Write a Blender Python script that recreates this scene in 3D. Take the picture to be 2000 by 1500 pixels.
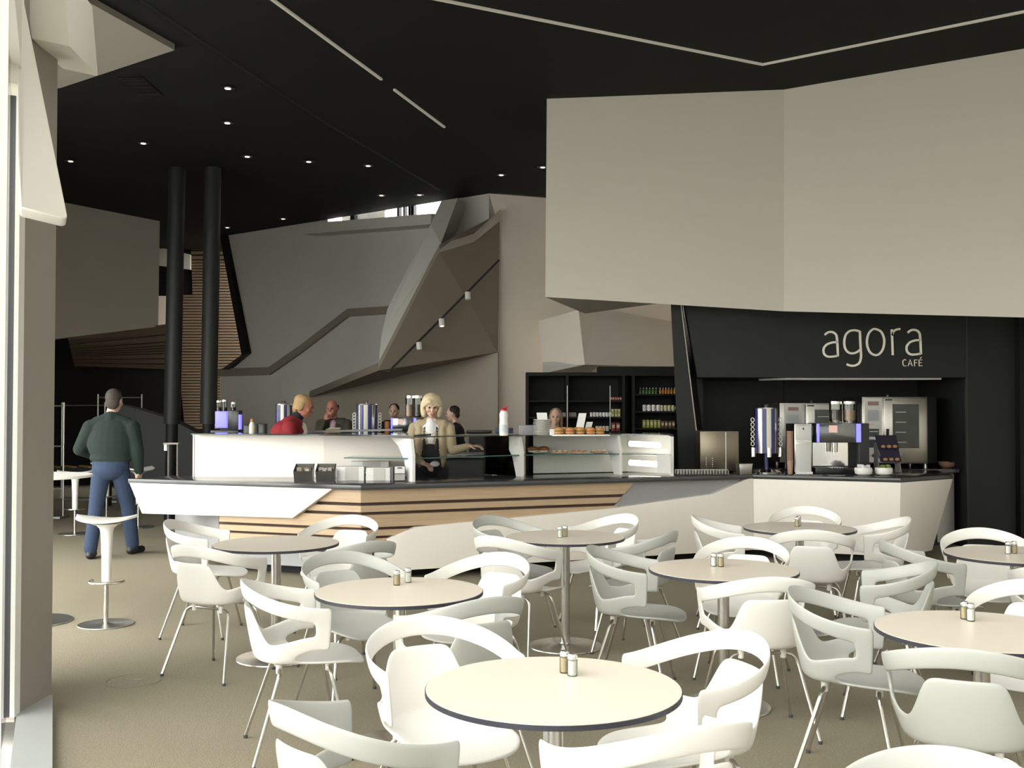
import bpy, bmesh, math, random
from mathutils import Vector, Matrix
random.seed(7)
for _o in list(bpy.data.objects):
    bpy.data.objects.remove(_o)
SC = bpy.context.scene
COL = SC.collection
# ------------------------------------------------------------------ camera
F = 2050.0; PITCH = math.atan(47 / F); EYE = 1.61
_cd = bpy.data.cameras.new('camera'); cam = bpy.data.objects.new('camera', _cd); COL.objects.link(cam)
cam.location = (0, 0, EYE); cam.rotation_euler = (math.pi / 2 + PITCH, 0, 0)
_cd.sensor_width = 36.0; _cd.lens = 36.0 * F / 2000; _cd.clip_start = 0.05; _cd.clip_end = 300
SC.camera = cam
# ------------------------------------------------------------------ daylight: an even overcast sky
SKY = 6.4
world = bpy.data.worlds.new('overcast'); SC.world = world; world.use_nodes = True
_bg = world.node_tree.nodes['Background']; _bg.inputs[0].default_value = (1.0, 0.978, 0.93, 1); _bg.inputs[1].default_value = SKY
FAC0 = Vector((-2.62, 5.60)); FACD = Vector((0.400, -0.9165)).normalized(); FACN = Vector((0.9165, 0.400)).normalized()
def portal(name, c, n, w, h):
    l = bpy.data.lights.new(name, 'AREA'); l.shape = 'RECTANGLE'; l.size = w; l.size_y = h; l.energy = 1
    l.cycles.is_portal = True
    o = bpy.data.objects.new(name, l); COL.objects.link(o); o.location = c
    o.rotation_euler = Vector(n).to_track_quat('-Z', 'Z').to_euler()
    return o
GLASS_TOP = 3.28; TALL = 4.95; ROOF_Y = 7.0
FLEN = 10.0
_m = FAC0 + FACD * FLEN / 2 - FACN * 0.12
portal('daylight_portal', (_m.x, _m.y, TALL / 2), (FACN.x, FACN.y, 0), FLEN, TALL)
FEND = FAC0 + FACD * FLEN
portal('rear_fill_portal', ((FEND.x + 8.2) / 2, FEND.y - .25, TALL / 2), (0, 1, 0), 8.2 - FEND.x, TALL)
portal('roof_portal', (3.4, 1.75, 5.25), (0, 0, -1), 12.5, 10.9)
SC.view_settings.view_transform = 'Standard'; SC.view_settings.look = 'None'
SC.view_settings.gamma = 1.0; SC.view_settings.use_curve_mapping = False
SC.view_settings.exposure = 0.64
# ------------------------------------------------------------------ helpers
_c, _s = math.cos(PITCH), math.sin(PITCH)
def ray(x, y):
    a = (x - 1000) / F; b = (750 - y) / F
    return Vector((a, _c - b * _s, _s + b * _c))
def P(x, y, Y):                                   # point seen at pixel (x, y) that lies Y metres in front
    d = ray(x, y); k = Y / d.y
    return Vector((d.x * k, Y, EYE + d.z * k))
def PZ(x, y, z):                                  # ... that lies at height z
    d = ray(x, y); k = (z - EYE) / d.z
    return Vector((d.x * k, d.y * k, z))
def PP(x, y, a, b, off=0.0):                      # ... on the upright plane through plan points a, b (off = towards the camera)
    d = ray(x, y); t = (Vector(b[:2]) - Vector(a[:2])).normalized(); n = Vector((t.y, -t.x))
    if n.y > 0: n = -n
    a2 = Vector(a[:2]) + n * off
    k = a2.dot(n) / (d.x * n.x + d.y * n.y)
    return Vector((d.x * k, d.y * k, EYE + d.z * k))
def lerp(a, b, t): return a + (b - a) * t
def smooth(t): t = max(0, min(1, t)); return t * t * (3 - 2 * t)
def catmull(pts, n=6, closed=False):
    pts = [Vector(p) for p in pts]; out = []; m = len(pts)
    rng = range(m) if closed else range(m - 1)
    for i in rng:
        if closed: p0, p1, p2, p3 = pts[i - 1], pts[i], pts[(i + 1) % m], pts[(i + 2) % m]
        else: p0, p1, p2, p3 = pts[max(i - 1, 0)], pts[i], pts[i + 1], pts[min(i + 2, m - 1)]
        for j in range(n):
            t = j / n
            out.append(0.5 * ((2 * p1) + (p2 - p0) * t + (2 * p0 - 5 * p1 + 4 * p2 - p3) * t * t + (3 * p1 - p0 - 3 * p2 + p3) * t ** 3))
    if not closed: out.append(pts[-1])
    return out

class MB:
    """collects shapes; build() links them as one mesh object"""
    def __init__(s): s.v = []; s.f = []
    def add(s, vs, fs):
        k = len(s.v); s.v += [Vector(q) for q in vs]; s.f += [tuple(i + k for i in f) for f in fs]; return s
    def box(s, c, d, rz=0.0, taper=1.0):
        x, y, z = [q / 2 for q in d]; vs = []
        for sz in (-1, 1):
            t = taper if sz > 0 else 1
            for sx, sy in ((-1, -1), (1, -1), (1, 1), (-1, 1)):
                px, py = sx * x * t, sy * y * t
                vs.append((c[0] + px * math.cos(rz) - py * math.sin(rz), c[1] + px * math.sin(rz) + py * math.cos(rz), c[2] + sz * z))
        return s.add(vs, [(0, 3, 2, 1), (4, 5, 6, 7), (0, 1, 5, 4), (1, 2, 6, 5), (2, 3, 7, 6), (3, 0, 4, 7)])
    def prism(s, pts, vec):
        pts = [Vector(p) for p in pts]; vec = Vector(vec); n = len(pts)
        return s.add(pts + [p + vec for p in pts], [tuple(range(n)), tuple(range(2 * n - 1, n - 1, -1))] + [(i, i + n, (i + 1) % n + n, (i + 1) % n) for i in range(n)])
    def plan(s, pts, z0, z1):
        return s.prism([(p[0], p[1], z0) for p in pts], (0, 0, z1 - z0))
    def lathe(s, prof, n=24, c=(0, 0, 0), sx=1.0, sy=1.0, cap=True):
        vs = []; fs = []
        for r, z in prof:
            for i in range(n):
                a = 2 * math.pi * i / n; vs.append((c[0] + r * sx * math.cos(a), c[1] + r * sy * math.sin(a), c[2] + z))
        for j in range(len(prof) - 1):
            for i in range(n):
                fs.append((j * n + i, j * n + (i + 1) % n, (j + 1) * n + (i + 1) % n, (j + 1) * n + i))
        if cap:
            fs.append(tuple(range(n - 1, -1, -1))); k = (len(prof) - 1) * n; fs.append(tuple(range(k, k + n)))
        return s.add(vs, fs)
    def tube(s, path, r, n=8, cap=True):
        path = [Vector(p) for p in path]; m = len(path); vs = []; fs = []
        rs = r if isinstance(r, (list, tuple)) else [r] * m
        prev = None
        for i, p in enumerate(path):
            t = (path[min(i + 1, m - 1)] - path[max(i - 1, 0)]).normalized()
            if prev is None:
                u = t.orthogonal().normalized()
            else:
                u = (prev - t * prev.dot(t)).normalized()
            prev = u; w = t.cross(u)
            for k in range(n):
                a = 2 * math.pi * k / n; vs.append(p + (u * math.cos(a) + w * math.sin(a)) * rs[i])
        for i in range(m - 1):
            for k in range(n):
                fs.append((i * n + k, i * n + (k + 1) % n, (i + 1) * n + (k + 1) % n, (i + 1) * n + k))
        if cap:
            fs.append(tuple(range(n - 1, -1, -1))); fs.append(tuple(range((m - 1) * n, m * n)))
        return s.add(vs, fs)
    def sphere(s, c, r, n=12, m=8):
        r = (r, r, r) if not isinstance(r, (tuple, list)) else r
        vs = [(c[0], c[1], c[2] - r[2])]; fs = []
        for j in range(1, m):
            a = -math.pi / 2 + math.pi * j / m
            for i in range(n):
                b = 2 * math.pi * i / n
                vs.append((c[0] + r[0] * math.cos(a) * math.cos(b), c[1] + r[1] * math.cos(a) * math.sin(b), c[2] + r[2] * math.sin(a)))
        vs.append((c[0], c[1], c[2] + r[2])); top = len(vs) - 1
        for i in range(n): fs.append((0, 1 + (i + 1) % n, 1 + i))
        for j in range(m - 2):
            for i in range(n):
                a = 1 + j * n; fs.append((a + i, a + (i + 1) % n, a + n + (i + 1) % n, a + n + i))
        a = 1 + (m - 2) * n
        for i in range(n): fs.append((a + i, a + (i + 1) % n, top))
        return s.add(vs, fs)
    def ribbon(s, pts, w, vec, closed=False, nrm=None):
        """flat stroke of width w along pts, lying in the plane with normal nrm, thickened by vec"""
        pts = [Vector(p) for p in pts]; m = len(pts); vec = Vector(vec); nrm = Vector(nrm) if nrm else vec.normalized(); L = []; R = []
        for i, p in enumerate(pts):
            a = pts[i - 1] if (closed or i > 0) else pts[i]; b = pts[(i + 1) % m] if (closed or i < m - 1) else pts[i]
            t = (b - a).normalized(); q = t.cross(nrm).normalized() * w / 2
            L.append(p + q); R.append(p - q)
        vs = []; fs = []
        for i in range(m): vs += [L[i], R[i], R[i] + vec, L[i] + vec]
        for i in range(m if closed else m - 1):
            a = i * 4; b = ((i + 1) % m) * 4
            for k in range(4): fs.append((a + k, a + (k + 1) % 4, b + (k + 1) % 4, b + k))
        if not closed: fs += [(3, 2, 1, 0), ((m - 1) * 4, (m - 1) * 4 + 1, (m - 1) * 4 + 2, (m - 1) * 4 + 3)]
        return s.add(vs, fs)
    def mesh(s, name, mat, smooth=False, bevel=0.0, seg=2):
        me = bpy.data.meshes.new(name); me.from_pydata([tuple(q) for q in s.v], [], s.f)
        bm = bmesh.new(); bm.from_mesh(me)
        bmesh.ops.recalc_face_normals(bm, faces=bm.faces)
        if bevel > 0:
            ed = [e for e in bm.edges if len(e.link_faces) == 2 and e.calc_face_angle(0) > 0.5]
            bmesh.ops.bevel(bm, geom=ed, offset=bevel, segments=seg, affect='EDGES', profile=0.5, clamp_overlap=True)
        bm.to_mesh(me); bm.free()
        if mat: me.materials.append(mat)
        if smooth or bevel > 0:
            for q in me.polygons: q.use_smooth = True
            me.set_sharp_from_angle(angle=math.radians(38))
        return me
    def build(s, name, mat, parent=None, smooth=False, bevel=0.0, seg=2):
        return link(name, s.mesh(name, mat, smooth, bevel, seg), parent)

def link(name, me, parent=None, loc=None):
    o = bpy.data.objects.new(name, me); COL.objects.link(o)
    if parent: o.parent = parent
    if loc is not None: o.location = loc
    return o
def tag(o, label=None, cat=None, group=None, kind=None):
    if label: o['label'] = label
    if cat: o['category'] = cat
    if group: o['group'] = group
    if kind: o['kind'] = kind
    return o
def struct(o): o['kind'] = 'structure'; return o
def thing(name, label, cat, loc=(0, 0, 0), rz=0.0, group=None):
    o = bpy.data.objects.new(name, None); o.empty_display_size = 0.05; COL.objects.link(o)
    o.location = loc; o.rotation_euler = (0, 0, rz)
    return tag(o, label, cat, group)
def copy_tree(o, parent=None):
    c = o.copy(); COL.objects.link(c); c.parent = parent
    for ch in [q for q in bpy.data.objects if q.parent == o]: copy_tree(ch, c)
    return c
# ------------------------------------------------------------------ materials
def mat(name, col, rough=0.5, metal=0.0, var=0.0, vscale=20.0, bump=0.0, bscale=80.0, emit=None, es=0.0, spec=0.5, coat=0.0, stretch=None, col2=None):
    m = bpy.data.materials.new(name); m.use_nodes = True; nt = m.node_tree; b = nt.nodes['Principled BSDF']
    b.inputs['Base Color'].default_value = (*col, 1); b.inputs['Roughness'].default_value = rough; b.inputs['Metallic'].default_value = metal
    b.inputs['Specular IOR Level'].default_value = spec; b.inputs['Coat Weight'].default_value = coat
    tc = nt.nodes.new('ShaderNodeTexCoord'); src = tc.outputs['Object']
    if stretch:
        mp = nt.nodes.new('ShaderNodeMapping'); mp.inputs['Scale'].default_value = stretch; nt.links.new(src, mp.inputs['Vector']); src = mp.outputs['Vector']
    nz = nt.nodes.new('ShaderNodeTexNoise'); nz.inputs['Scale'].default_value = vscale; nz.inputs['Detail'].default_value = 4; nt.links.new(src, nz.inputs['Vector'])
    mx = nt.nodes.new('ShaderNodeMix'); mx.data_type = 'RGBA'; v = var if var else 0.03
    mx.inputs['A'].default_value = (*[max(0, q * (1 - v)) for q in col], 1)
    mx.inputs['B'].default_value = (*(col2 if col2 else [min(1, q * (1 + v)) for q in col]), 1)
    nt.links.new(nz.outputs['Fac'], mx.inputs['Factor']); nt.links.new(mx.outputs['Result'], b.inputs['Base Color'])
    if bump:
        n2 = nt.nodes.new('ShaderNodeTexNoise'); n2.inputs['Scale'].default_value = bscale; n2.inputs['Detail'].default_value = 3; nt.links.new(src, n2.inputs['Vector'])
        bp = nt.nodes.new('ShaderNodeBump'); bp.inputs['Strength'].default_value = bump; bp.inputs['Distance'].default_value = 0.01
        nt.links.new(n2.outputs['Fac'], bp.inputs['Height']); nt.links.new(bp.outputs['Normal'], b.inputs['Normal'])
    if emit: b.inputs['Emission Color'].default_value = (*emit, 1); b.inputs['Emission Strength'].default_value = es
    return m
def glass(name, tint=(0.95, 0.98, 0.96), ior=1.45, rough=0.0):
    m = bpy.data.materials.new(name); m.use_nodes = True; nt = m.node_tree; nt.nodes.remove(nt.nodes['Principled BSDF'])
    t = nt.nodes.new('ShaderNodeBsdfTransparent'); t.inputs[0].default_value = (*tint, 1)
    g = nt.nodes.new('ShaderNodeBsdfGlossy'); g.inputs['Roughness'].default_value = rough
    fr = nt.nodes.new('ShaderNodeFresnel'); fr.inputs['IOR'].default_value = ior
    mx = nt.nodes.new('ShaderNodeMixShader'); nt.links.new(fr.outputs[0], mx.inputs[0]); nt.links.new(t.outputs[0], mx.inputs[1]); nt.links.new(g.outputs[0], mx.inputs[2])
    nt.links.new(mx.outputs[0], nt.nodes['Material Output'].inputs['Surface'])
    return m
M = {}
M['carpet'] = mat('carpet', (0.285, 0.253, 0.187), 0.95, var=0.35, vscale=90, bump=0.5, bscale=220, spec=0.1)
M['pave'] = mat('paving', (0.45, 0.45, 0.44), 0.9, var=0.1)
M['black'] = mat('black_ceiling', (0.006, 0.0062, 0.0056), 0.8, var=0.2, vscale=3, spec=0.25)
M['blackwall'] = mat('black_wall', (0.016, 0.0175, 0.016), 0.55, var=0.15, vscale=4, spec=0.35)
M['blackdeep'] = mat('black_niche', (0.006, 0.006, 0.006), 0.6, spec=0.3)
M['charcoal'] = mat('charcoal_wall', (0.035, 0.035, 0.035), 0.7)
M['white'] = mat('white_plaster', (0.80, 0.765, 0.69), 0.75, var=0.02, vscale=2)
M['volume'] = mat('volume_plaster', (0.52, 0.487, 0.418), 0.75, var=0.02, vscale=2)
M['sill'] = mat('sill', (0.40, 0.41, 0.40), 0.5)
M['beige'] = mat('beige_plaster', (0.82, 0.735, 0.64), 0.8, var=0.03, vscale=2)
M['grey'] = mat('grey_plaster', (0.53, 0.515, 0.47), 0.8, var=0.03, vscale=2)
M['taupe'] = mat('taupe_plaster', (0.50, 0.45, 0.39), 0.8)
M['brown'] = mat('shade_plaster', (0.34, 0.30, 0.245), 0.8)  # darker tone that carries the shade below the stair
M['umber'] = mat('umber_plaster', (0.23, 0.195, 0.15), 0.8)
M['frame'] = mat('white_frame', (0.75, 0.74, 0.70), 0.4)
M['gasket'] = mat('gasket', (0.02, 0.02, 0.025), 0.5)
M['pillar'] = mat('pillar_panel', (0.29, 0.265, 0.23), 0.65)
M['laminate'] = mat('white_laminate', (0.86, 0.805, 0.74), 0.4, var=0.015)
M['greypanel'] = mat('grey_panel', (0.30, 0.305, 0.31), 0.5)
M['stone'] = mat('dark_stone', (0.055, 0.055, 0.058), 0.14, var=0.35, vscale=250)
M['oak'] = mat('oak', (0.47, 0.33, 0.20), 0.5, var=0.22, vscale=3.0, stretch=(1.2, 1.2, 40), col2=(0.60, 0.44, 0.29))
M['oakdark'] = mat('oak_gap', (0.085, 0.05, 0.04), 0.8)
M['slat'] = mat('brown_slat', (0.135, 0.094, 0.060), 0.6, var=0.25, vscale=4, stretch=(1, 1, 30))
M['plastic'] = mat('white_plastic', (0.80, 0.775, 0.735), 0.34, var=0.01)
M['plasticgrey'] = mat('grey_plastic', (0.47, 0.475, 0.445), 0.38, var=0.01)
M['steel'] = mat('brushed_steel', (0.62, 0.60, 0.56), 0.27, 1.0, var=0.05)
M['chrome'] = mat('chrome', (0.80, 0.79, 0.77), 0.10, 1.0)
M['steeldull'] = mat('dull_steel', (0.50, 0.49, 0.46), 0.38, 1.0, var=0.08, vscale=8)
M['tabletop'] = mat('table_laminate', (0.73, 0.655, 0.56), 0.36, var=0.012)
M['tableedge'] = mat('table_edge', (0.03, 0.03, 0.045), 0.5)
M['rubber'] = mat('rubber', (0.06, 0.06, 0.06), 0.7)
M['glass'] = glass('clear_glass', (0.94, 0.975, 0.95))
M['facadeglass'] = glass('window_glass', (0.97, 0.985, 0.98), 1.08)
M['sideglass'] = glass('side_glass', (0.72, 0.73, 0.72), 1.08)
M['rearfillglass'] = glass('rear_fill_glass', (0.36, 0.365, 0.36), 1.08)
M['roofglass'] = glass('roof_glass', (0.36, 0.365, 0.36), 1.08)
M['glassedge'] = mat('glass_edge', (0.10, 0.19, 0.17), 0.2)
M['porcelain'] = mat('porcelain', (0.80, 0.79, 0.75), 0.2)
M['paper'] = mat('paper', (0.80, 0.79, 0.77), 0.8)
M['navy'] = mat('navy_plastic', (0.03, 0.035, 0.12), 0.35)
M['bluelight'] = mat('blue_light', (0.1, 0.1, 0.9), 0.4, emit=(0.14, 0.13, 1.0), es=1.6)
M['tubelight'] = mat('lamp_tube', (1, 1, 1), 0.4, emit=(1.0, 0.93, 0.82), es=6.0)
M['spot'] = mat('spot_lens', (1, 1, 1), 0.4, emit=(1.0, 0.9, 0.72), es=0.8)
M['lightline'] = mat('light_line', (0.35, 0.34, 0.28), 0.5, emit=(1.0, 0.95, 0.78), es=0.10)
M['blackplastic'] = mat('black_plastic', (0.012, 0.012, 0.013), 0.3)
# ================================================================== the setting
CZ = 5.1                                             # ceiling height
L0 = PZ(445, 460, CZ); L1 = PZ(955, 378, CZ); L2 = PZ(1066, 387, CZ)
L3 = L1 + (L2 - L1) * 4.2
LEFT = [(-2.80, 6.0), (-5.0, 6.7), (-12.0, 20.0), (-12.0, 25.0)]
plan = [(FAC0.x, FAC0.y), (FEND.x, FEND.y), (8.2, FEND.y), (8.2, 25.0), (-12.0, 25.0), LEFT[2], LEFT[1], LEFT[0]]
struct(MB().plan(plan, -0.12, 0.0).build('floor', M['carpet']))
struct(MB().plan([(-60, -60), (60, -60), (60, 60), (-60, 60)], -0.5, -0.14).build('ground', M['pave']))
cp = [(FAC0.x - (ROOF_Y - FAC0.y) * 0, ROOF_Y), (8.2, ROOF_Y), (8.2, L3.y), (L3.x, L3.y), (L1.x, L1.y), (L0.x, L0.y), (L0.x, 25), (-12.0, 25.0), LEFT[2], LEFT[1], LEFT[0], (FAC0.x, 5.8)]
ceil = struct(MB().plan(cp, CZ, CZ + 0.2).build('ceiling', M['black']))
# glazed roof over the seating, ending where the black ceiling begins
rf = struct(MB().plan([(FAC0.x - .15, FAC0.y), (FAC0.x, FAC0.y), (FEND.x, FEND.y), (8.2, FEND.y), (8.2, ROOF_Y), (FAC0.x - .15, ROOF_Y)], CZ + .05, CZ + .07).build('window_10', M['roofglass']))
for i in range(8):
    yb_ = FEND.y + .3 + i * 1.25; xs = FAC0.x + (FAC0.y - min(yb_, FAC0.y)) * (-FACD.x / FACD.y)
    MB().box(((xs + 8.2) / 2, yb_, CZ + .02), (8.2 - xs, .06, .14)).build('rafter', M['frame'], rf)
# light lines let into the ceiling
def ceil_line(a, b, w=0.027):
    A, B = PZ(*a, CZ - 0.022), PZ(*b, CZ - 0.022)
    return MB().ribbon([A, B], w, (0, 0, 0.02), nrm=(0, 0, 1))
for i, (pts, lab) in enumerate(((((530, 0), (745, 157)), 'long thin light line in the black ceiling left of centre'), (((770, 177), (868, 250)), 'short thin light line ending the left ceiling line'))):
    a, b = pts
    if a[1] == 0: a = (a[0] - (b[0] - a[0]) * 1.2, a[1] - (b[1] - a[1]) * 1.2)
    o = ceil_line(a, b).build('light_line', M['lightline']); tag(o, lab, 'ceiling light')
A, B, C_ = PZ(1490 - 640 * 1.6, 128 - 128 * 1.6, CZ - .022), PZ(1490, 128, CZ - .022), PZ(1490 + 510 * 1.6, 128 - 103 * 1.6, CZ - .022)
o = MB().ribbon([A, B, C_], 0.027, (0, 0, 0.02), nrm=(0, 0, 1)).build('light_line', M['lightline']); tag(o, 'bent thin light line in the black ceiling above the white volume', 'ceiling light')
# joint in the black ceiling and a square grille
jl = [PZ(x, y, CZ - .003) for x, y in ((275, 0), (400, 85), (640, 243), (860, 372))]
struct(MB().ribbon(jl, .05, (0, 0, .0025), nrm=(0, 0, 1)).build('ceiling_joint', M['blackdeep']))
gq = PZ(275, 167, CZ); t = thing('ceiling_grille', 'square dark grille in the black ceiling above the left stools', 'grille', (gq.x, gq.y, CZ - .001))
MB().box((0, 0, -.008), (.26, .62, .014)).build('frame', M['blackdeep'], t)
for i in range(5): MB().box((0, -.24 + i * .12, -.017), (.22, .02, .006)).build('slat', M['blackplastic'], t)
# recessed downlights
spots = [(445, 170, 1.5), (444, 238, 1), (280, 278, 1), (138, 313, 1), (483, 304, .8), (603, 314, .8), (719, 322, .8), (745, 380, .8), (819, 379, 1.2), (979, 340, .8), (1060, 325, .8), (553, 426, 1.3), (444, 443, 1.2)]
slab = ['largest lit downlight, topmost of the pair above the columns', 'lower downlight of the pair above the columns', 'downlight left of the pair, above the man', 'leftmost downlight beside the white pillar', 'leftmost downlight of the row of three over the bar', 'middle downlight of the row of three over the bar', 'right downlight of the row of three over the bar', 'faint downlight above the high window', 'bright downlight just above the high window', 'downlight above the beige wall peak', 'downlight beside the hanging white volume', 'downlight above the grey stair wall', 'downlight above the corner of the grey stair wall']
for (x, y, s), lab in zip(spots, slab):
    c = PZ(x, y, CZ)
    t = thing('downlight', lab, 'downlight', (c.x, c.y, CZ), group='ceiling downlights')
    MB().lathe([(0.055, -0.001), (0.075, -0.012), (0.05, -0.014)], 20).build('trim_ring', M['blackplastic'], t)
    MB().lathe([(0.035, -0.016), (0.032, -0.022)], 16, (0.0, 0, 0)).build('lens', M['spot'], t)
# ---- rear façade of glass, passing just left of the camera
def fac(s, off, z): q = FAC0 + FACD * s + FACN * off; return Vector((q.x, q.y, z))
struct(MB().prism([fac(-0.15, 0.0, 0), fac(FLEN, 0, 0), fac(FLEN, 0.17, 0), fac(-0.15, 0.17, 0)], (0, 0, 0.035)).build('trim_1', M['sill']))
bay = FLEN / 5
for i in range(5):
    w = struct(MB().prism([fac(i * bay, -0.06, 0.035), fac((i + 1) * bay, -0.06, 0.035), fac((i + 1) * bay, -0.045, 0.035), fac(i * bay, -0.045, 0.035)], (0, 0, (GLASS_TOP if i == 0 else TALL) - 0.035)).build('window_%d' % (i + 1), M['sideglass']))
    if i: MB().prism([fac(i * bay - .02, -0.10, 0.03), fac(i * bay + .02, -0.10, 0.03), fac(i * bay + .02, 0.0, 0.03), fac(i * bay - .02, 0.0, 0.03)], (0, 0, TALL)).build('mullion', M['frame'], w)
struct(MB().prism([fac(-0.3, -0.35, TALL), fac(FLEN, -0.35, TALL), fac(FLEN, 0.0, TALL), fac(-0.3, 0.0, TALL)], (0, 0, CZ - TALL + .1)).build('trim_13', M['white']))
struct(MB().prism([fac(-0.3, -0.35, GLASS_TOP), fac(bay, -0.35, GLASS_TOP), fac(bay, 0.0, GLASS_TOP), fac(-0.3, 0.0, GLASS_TOP)], (0, 0, CZ - GLASS_TOP)).build('wall_facade_top', M['white']))
# pillar at the end of the glass, with its gasket and frame strip
pl = [P(31, 1100, 5.42), P(103, 1100, 5.82)]
a, b = Vector((pl[0].x, pl[0].y, 0)), Vector((pl[1].x, pl[1].y, 0))
struct(MB().prism([a, b, b + Vector((-0.62, 0.2, 0)), a + Vector((-0.62, 0.0, 0))], (0, 0, CZ)).build('wall_pillar', M['pillar']))
g = P(24, 1100, 5.40); h = P(30, 1100, 5.41)
struct(MB().prism([(g.x - .10, g.y, 0.03), (g.x, g.y - .0, 0.03), (g.x, g.y + .05, 0.03), (g.x - .10, g.y + .05, 0.03)], (0, 0, GLASS_TOP + .3)).build('trim_2', M['gasket']))
struct(MB().prism([(g.x, g.y - .012, 0.03), (h.x + .008, h.y - .012, 0.03), (h.x + .008, h.y + .05, 0.03), (g.x, g.y + .05, 0.03)], (0, 0, GLASS_TOP + .3)).build('trim_3', M['frame']))
# folded white beams above the pillar
def facet(name, quads, vec, m, bev=0.0): 
    mb = MB()
    for q in quads: mb.prism(q, vec)
    return mb.build(name, m, bevel=bev)
Yb = 5.15
struct(MB().prism([P(-60, -60, Yb - .35), P(32, -60, Yb), P(46, 0, Yb), P(132, 424, Yb), P(124, 428, Yb), P(38, 407, Yb - .08), P(33, 300, Yb - .08), P(34, 163, Yb - .08), P(-60, 150, Yb - .35)], (-0.10, 0.22, 0)).build('wall_header', M['white'], bevel=0.012))
struct(MB().prism([P(36, -60, 5.5), P(126, -60, 5.5), P(138, 92, 5.5), P(60, 75, 5.5), P(52, 20, 5.5)], (-0.05, 0.5, 0.0)).build('wall_beam', M['white'], bevel=0.012))
# pale ceiling panel at the top left
a, b, c = PZ(118, 172, CZ - .06), PZ(341, 98, CZ - .06), PZ(165, 0, CZ - .06)
struct(MB().prism([a + Vector((-3.0, 1.0, 0)), a, b, c, c + (c - b) * 1.5, c + (c - b) * 1.5 + Vector((-3, 0, 0))], (0, 0, 0.06)).build('ceiling_panel', M['pillar']))
# left outer wall
for i in range(3):
    a, b = Vector(LEFT[i]), Vector(LEFT[i + 1]); t = (b - a).normalized(); n = Vector((-t.y, t.x)) * 0.2
    if i == 0:
        struct(MB().plan([a, b, b + n, a + n], TALL - 1.2, CZ).build('wall_left_a', M['grey']))
        w = struct(MB().plan([a + n * .4, b + n * .4, b + n * .5, a + n * .5], 0, TALL - 1.2).build('window_13', M['facadeglass']))
        for u in (.02, .5, .98): MB().box((*(a.lerp(b, u) + n * .4), (TALL - 1.2) / 2), (.06, .06, TALL - 1.2)).build('mullion', M['frame'], w)
    elif i == 2: struct(MB().plan([a, b, b + n, a + n], 0, CZ).build('wall_left_c', M['grey']))
    else:
        L_ = (b - a).length
        for u0, u1, nm in ((0, .04, 'b'), (.36, 1.0, 'd')): struct(MB().plan([a + t * L_ * u0, a + t * L_ * u1, a + t * L_ * u1 + n, a + t * L_ * u0 + n], 0, CZ).build('wall_left_' + nm, M['taupe']))
        struct(MB().plan([a + t * L_ * .04, a + t * L_ * .36, a + t * L_ * .36 + n, a + t * L_ * .04 + n], TALL - 1.2, CZ).build('wall_left_e', M['taupe']))
        w = struct(MB().plan([a + t * L_ * .04 + n * .4, a + t * L_ * .36 + n * .4, a + t * L_ * .36 + n * .5, a + t * L_ * .04 + n * .5], 0, TALL - 1.2).build('window_11', M['facadeglass']))
        for u in (.12, .20, .28): MB().box((*(a + t * L_ * u + n * .4), (TALL - 1.2) / 2), (.06, .06, TALL - 1.2)).build('mullion', M['frame'], w)
struct(MB().plan([(8.2, FEND.y), (8.4, FEND.y), (8.4, 25), (8.2, 25)], 0, CZ).build('wall_right', M['white']))
rw = (8.2 - FEND.x) / 4  # unseen glazing behind the camera, added to light the surfaces that face it
for i in range(4):
    w = struct(MB().box((FEND.x + rw * (i + .5), FEND.y - .1, TALL / 2), (rw, .015, TALL)).build('window_%d' % (i + 6), M['rearfillglass']))
    MB().box((FEND.x + rw * i + .03, FEND.y - .1, TALL / 2), (.05, .10, TALL)).build('mullion', M['frame'], w)
struct(MB().box(((FEND.x + 8.4) / 2, FEND.y - .1, (TALL + CZ) / 2 + .04), (8.4 - FEND.x, .2, CZ - TALL + .08)).build('trim_14', M['white']))
struct(MB().plan([(-12, 25), (8.4, 25), (8.4, 25.2), (-12, 25.2)], 0, CZ - 0.0).build('wall_back', M['blackdeep']))
# ---- grey stair wall at the back with its high window
W1n = Vector((L1.y - L0.y, -(L1.x - L0.x), 0)).normalized()
if W1n.y < 0: W1n = -W1n
def w1(x, y, off=0.0): return PP(x, y, L0, L1, off)
def down(v, z=0.0): return Vector((v.x, v.y, z))
hi = lambda v: Vector((v.x, v.y, CZ + .05))
wallpts = [hi(w1(445, 460)), hi(w1(640, 437.5)), w1(640, 433), w1(690, 430), w1(862, 416.5), hi(w1(862, 392.5)), hi(w1(955, 378))]
wp = wallpts + [down(wallpts[-1]), down(w1(430, 728)), w1(430, 728), w1(489, 690)]
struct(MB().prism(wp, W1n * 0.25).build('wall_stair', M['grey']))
struct(MB().prism([w1(593, 437, .35), w1(843, 417, .35), w1(841, 438, .35), w1(593, 457, .35)], W1n * 0.35).build('trim_4', M['grey']))
struct(MB().prism([w1(437, 461, .02), w1(446, 460, .02), w1(491, 690, .02), w1(480, 695, .02)], -W1n * 0.10).build('trim_5', M['blackdeep']))
struct(MB().prism([w1(491, 690, .02), w1(480, 693, .02), w1(440, 722, .02), w1(452, 722, .02)], -W1n * 0.10).build('trim_6', M['charcoal']))
wn = struct(MB().prism([w1(690, 431), w1(862, 417), w1(862, 392), w1(690, 420)], W1n * 0.012).build('window_12', M['facadeglass']))
for (x0, x1, y0, y1) in ((684, 692, 419, 432), (775, 779, 404, 425), (787, 790, 402, 424), (797, 801, 401, 424), (803, 808, 400, 423)):
    MB().prism([w1(x0, y0), w1(x1, y0), w1(x1, y1), w1(x0, y1)], W1n * 0.08).build('mullion', M['gasket'], wn)
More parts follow.
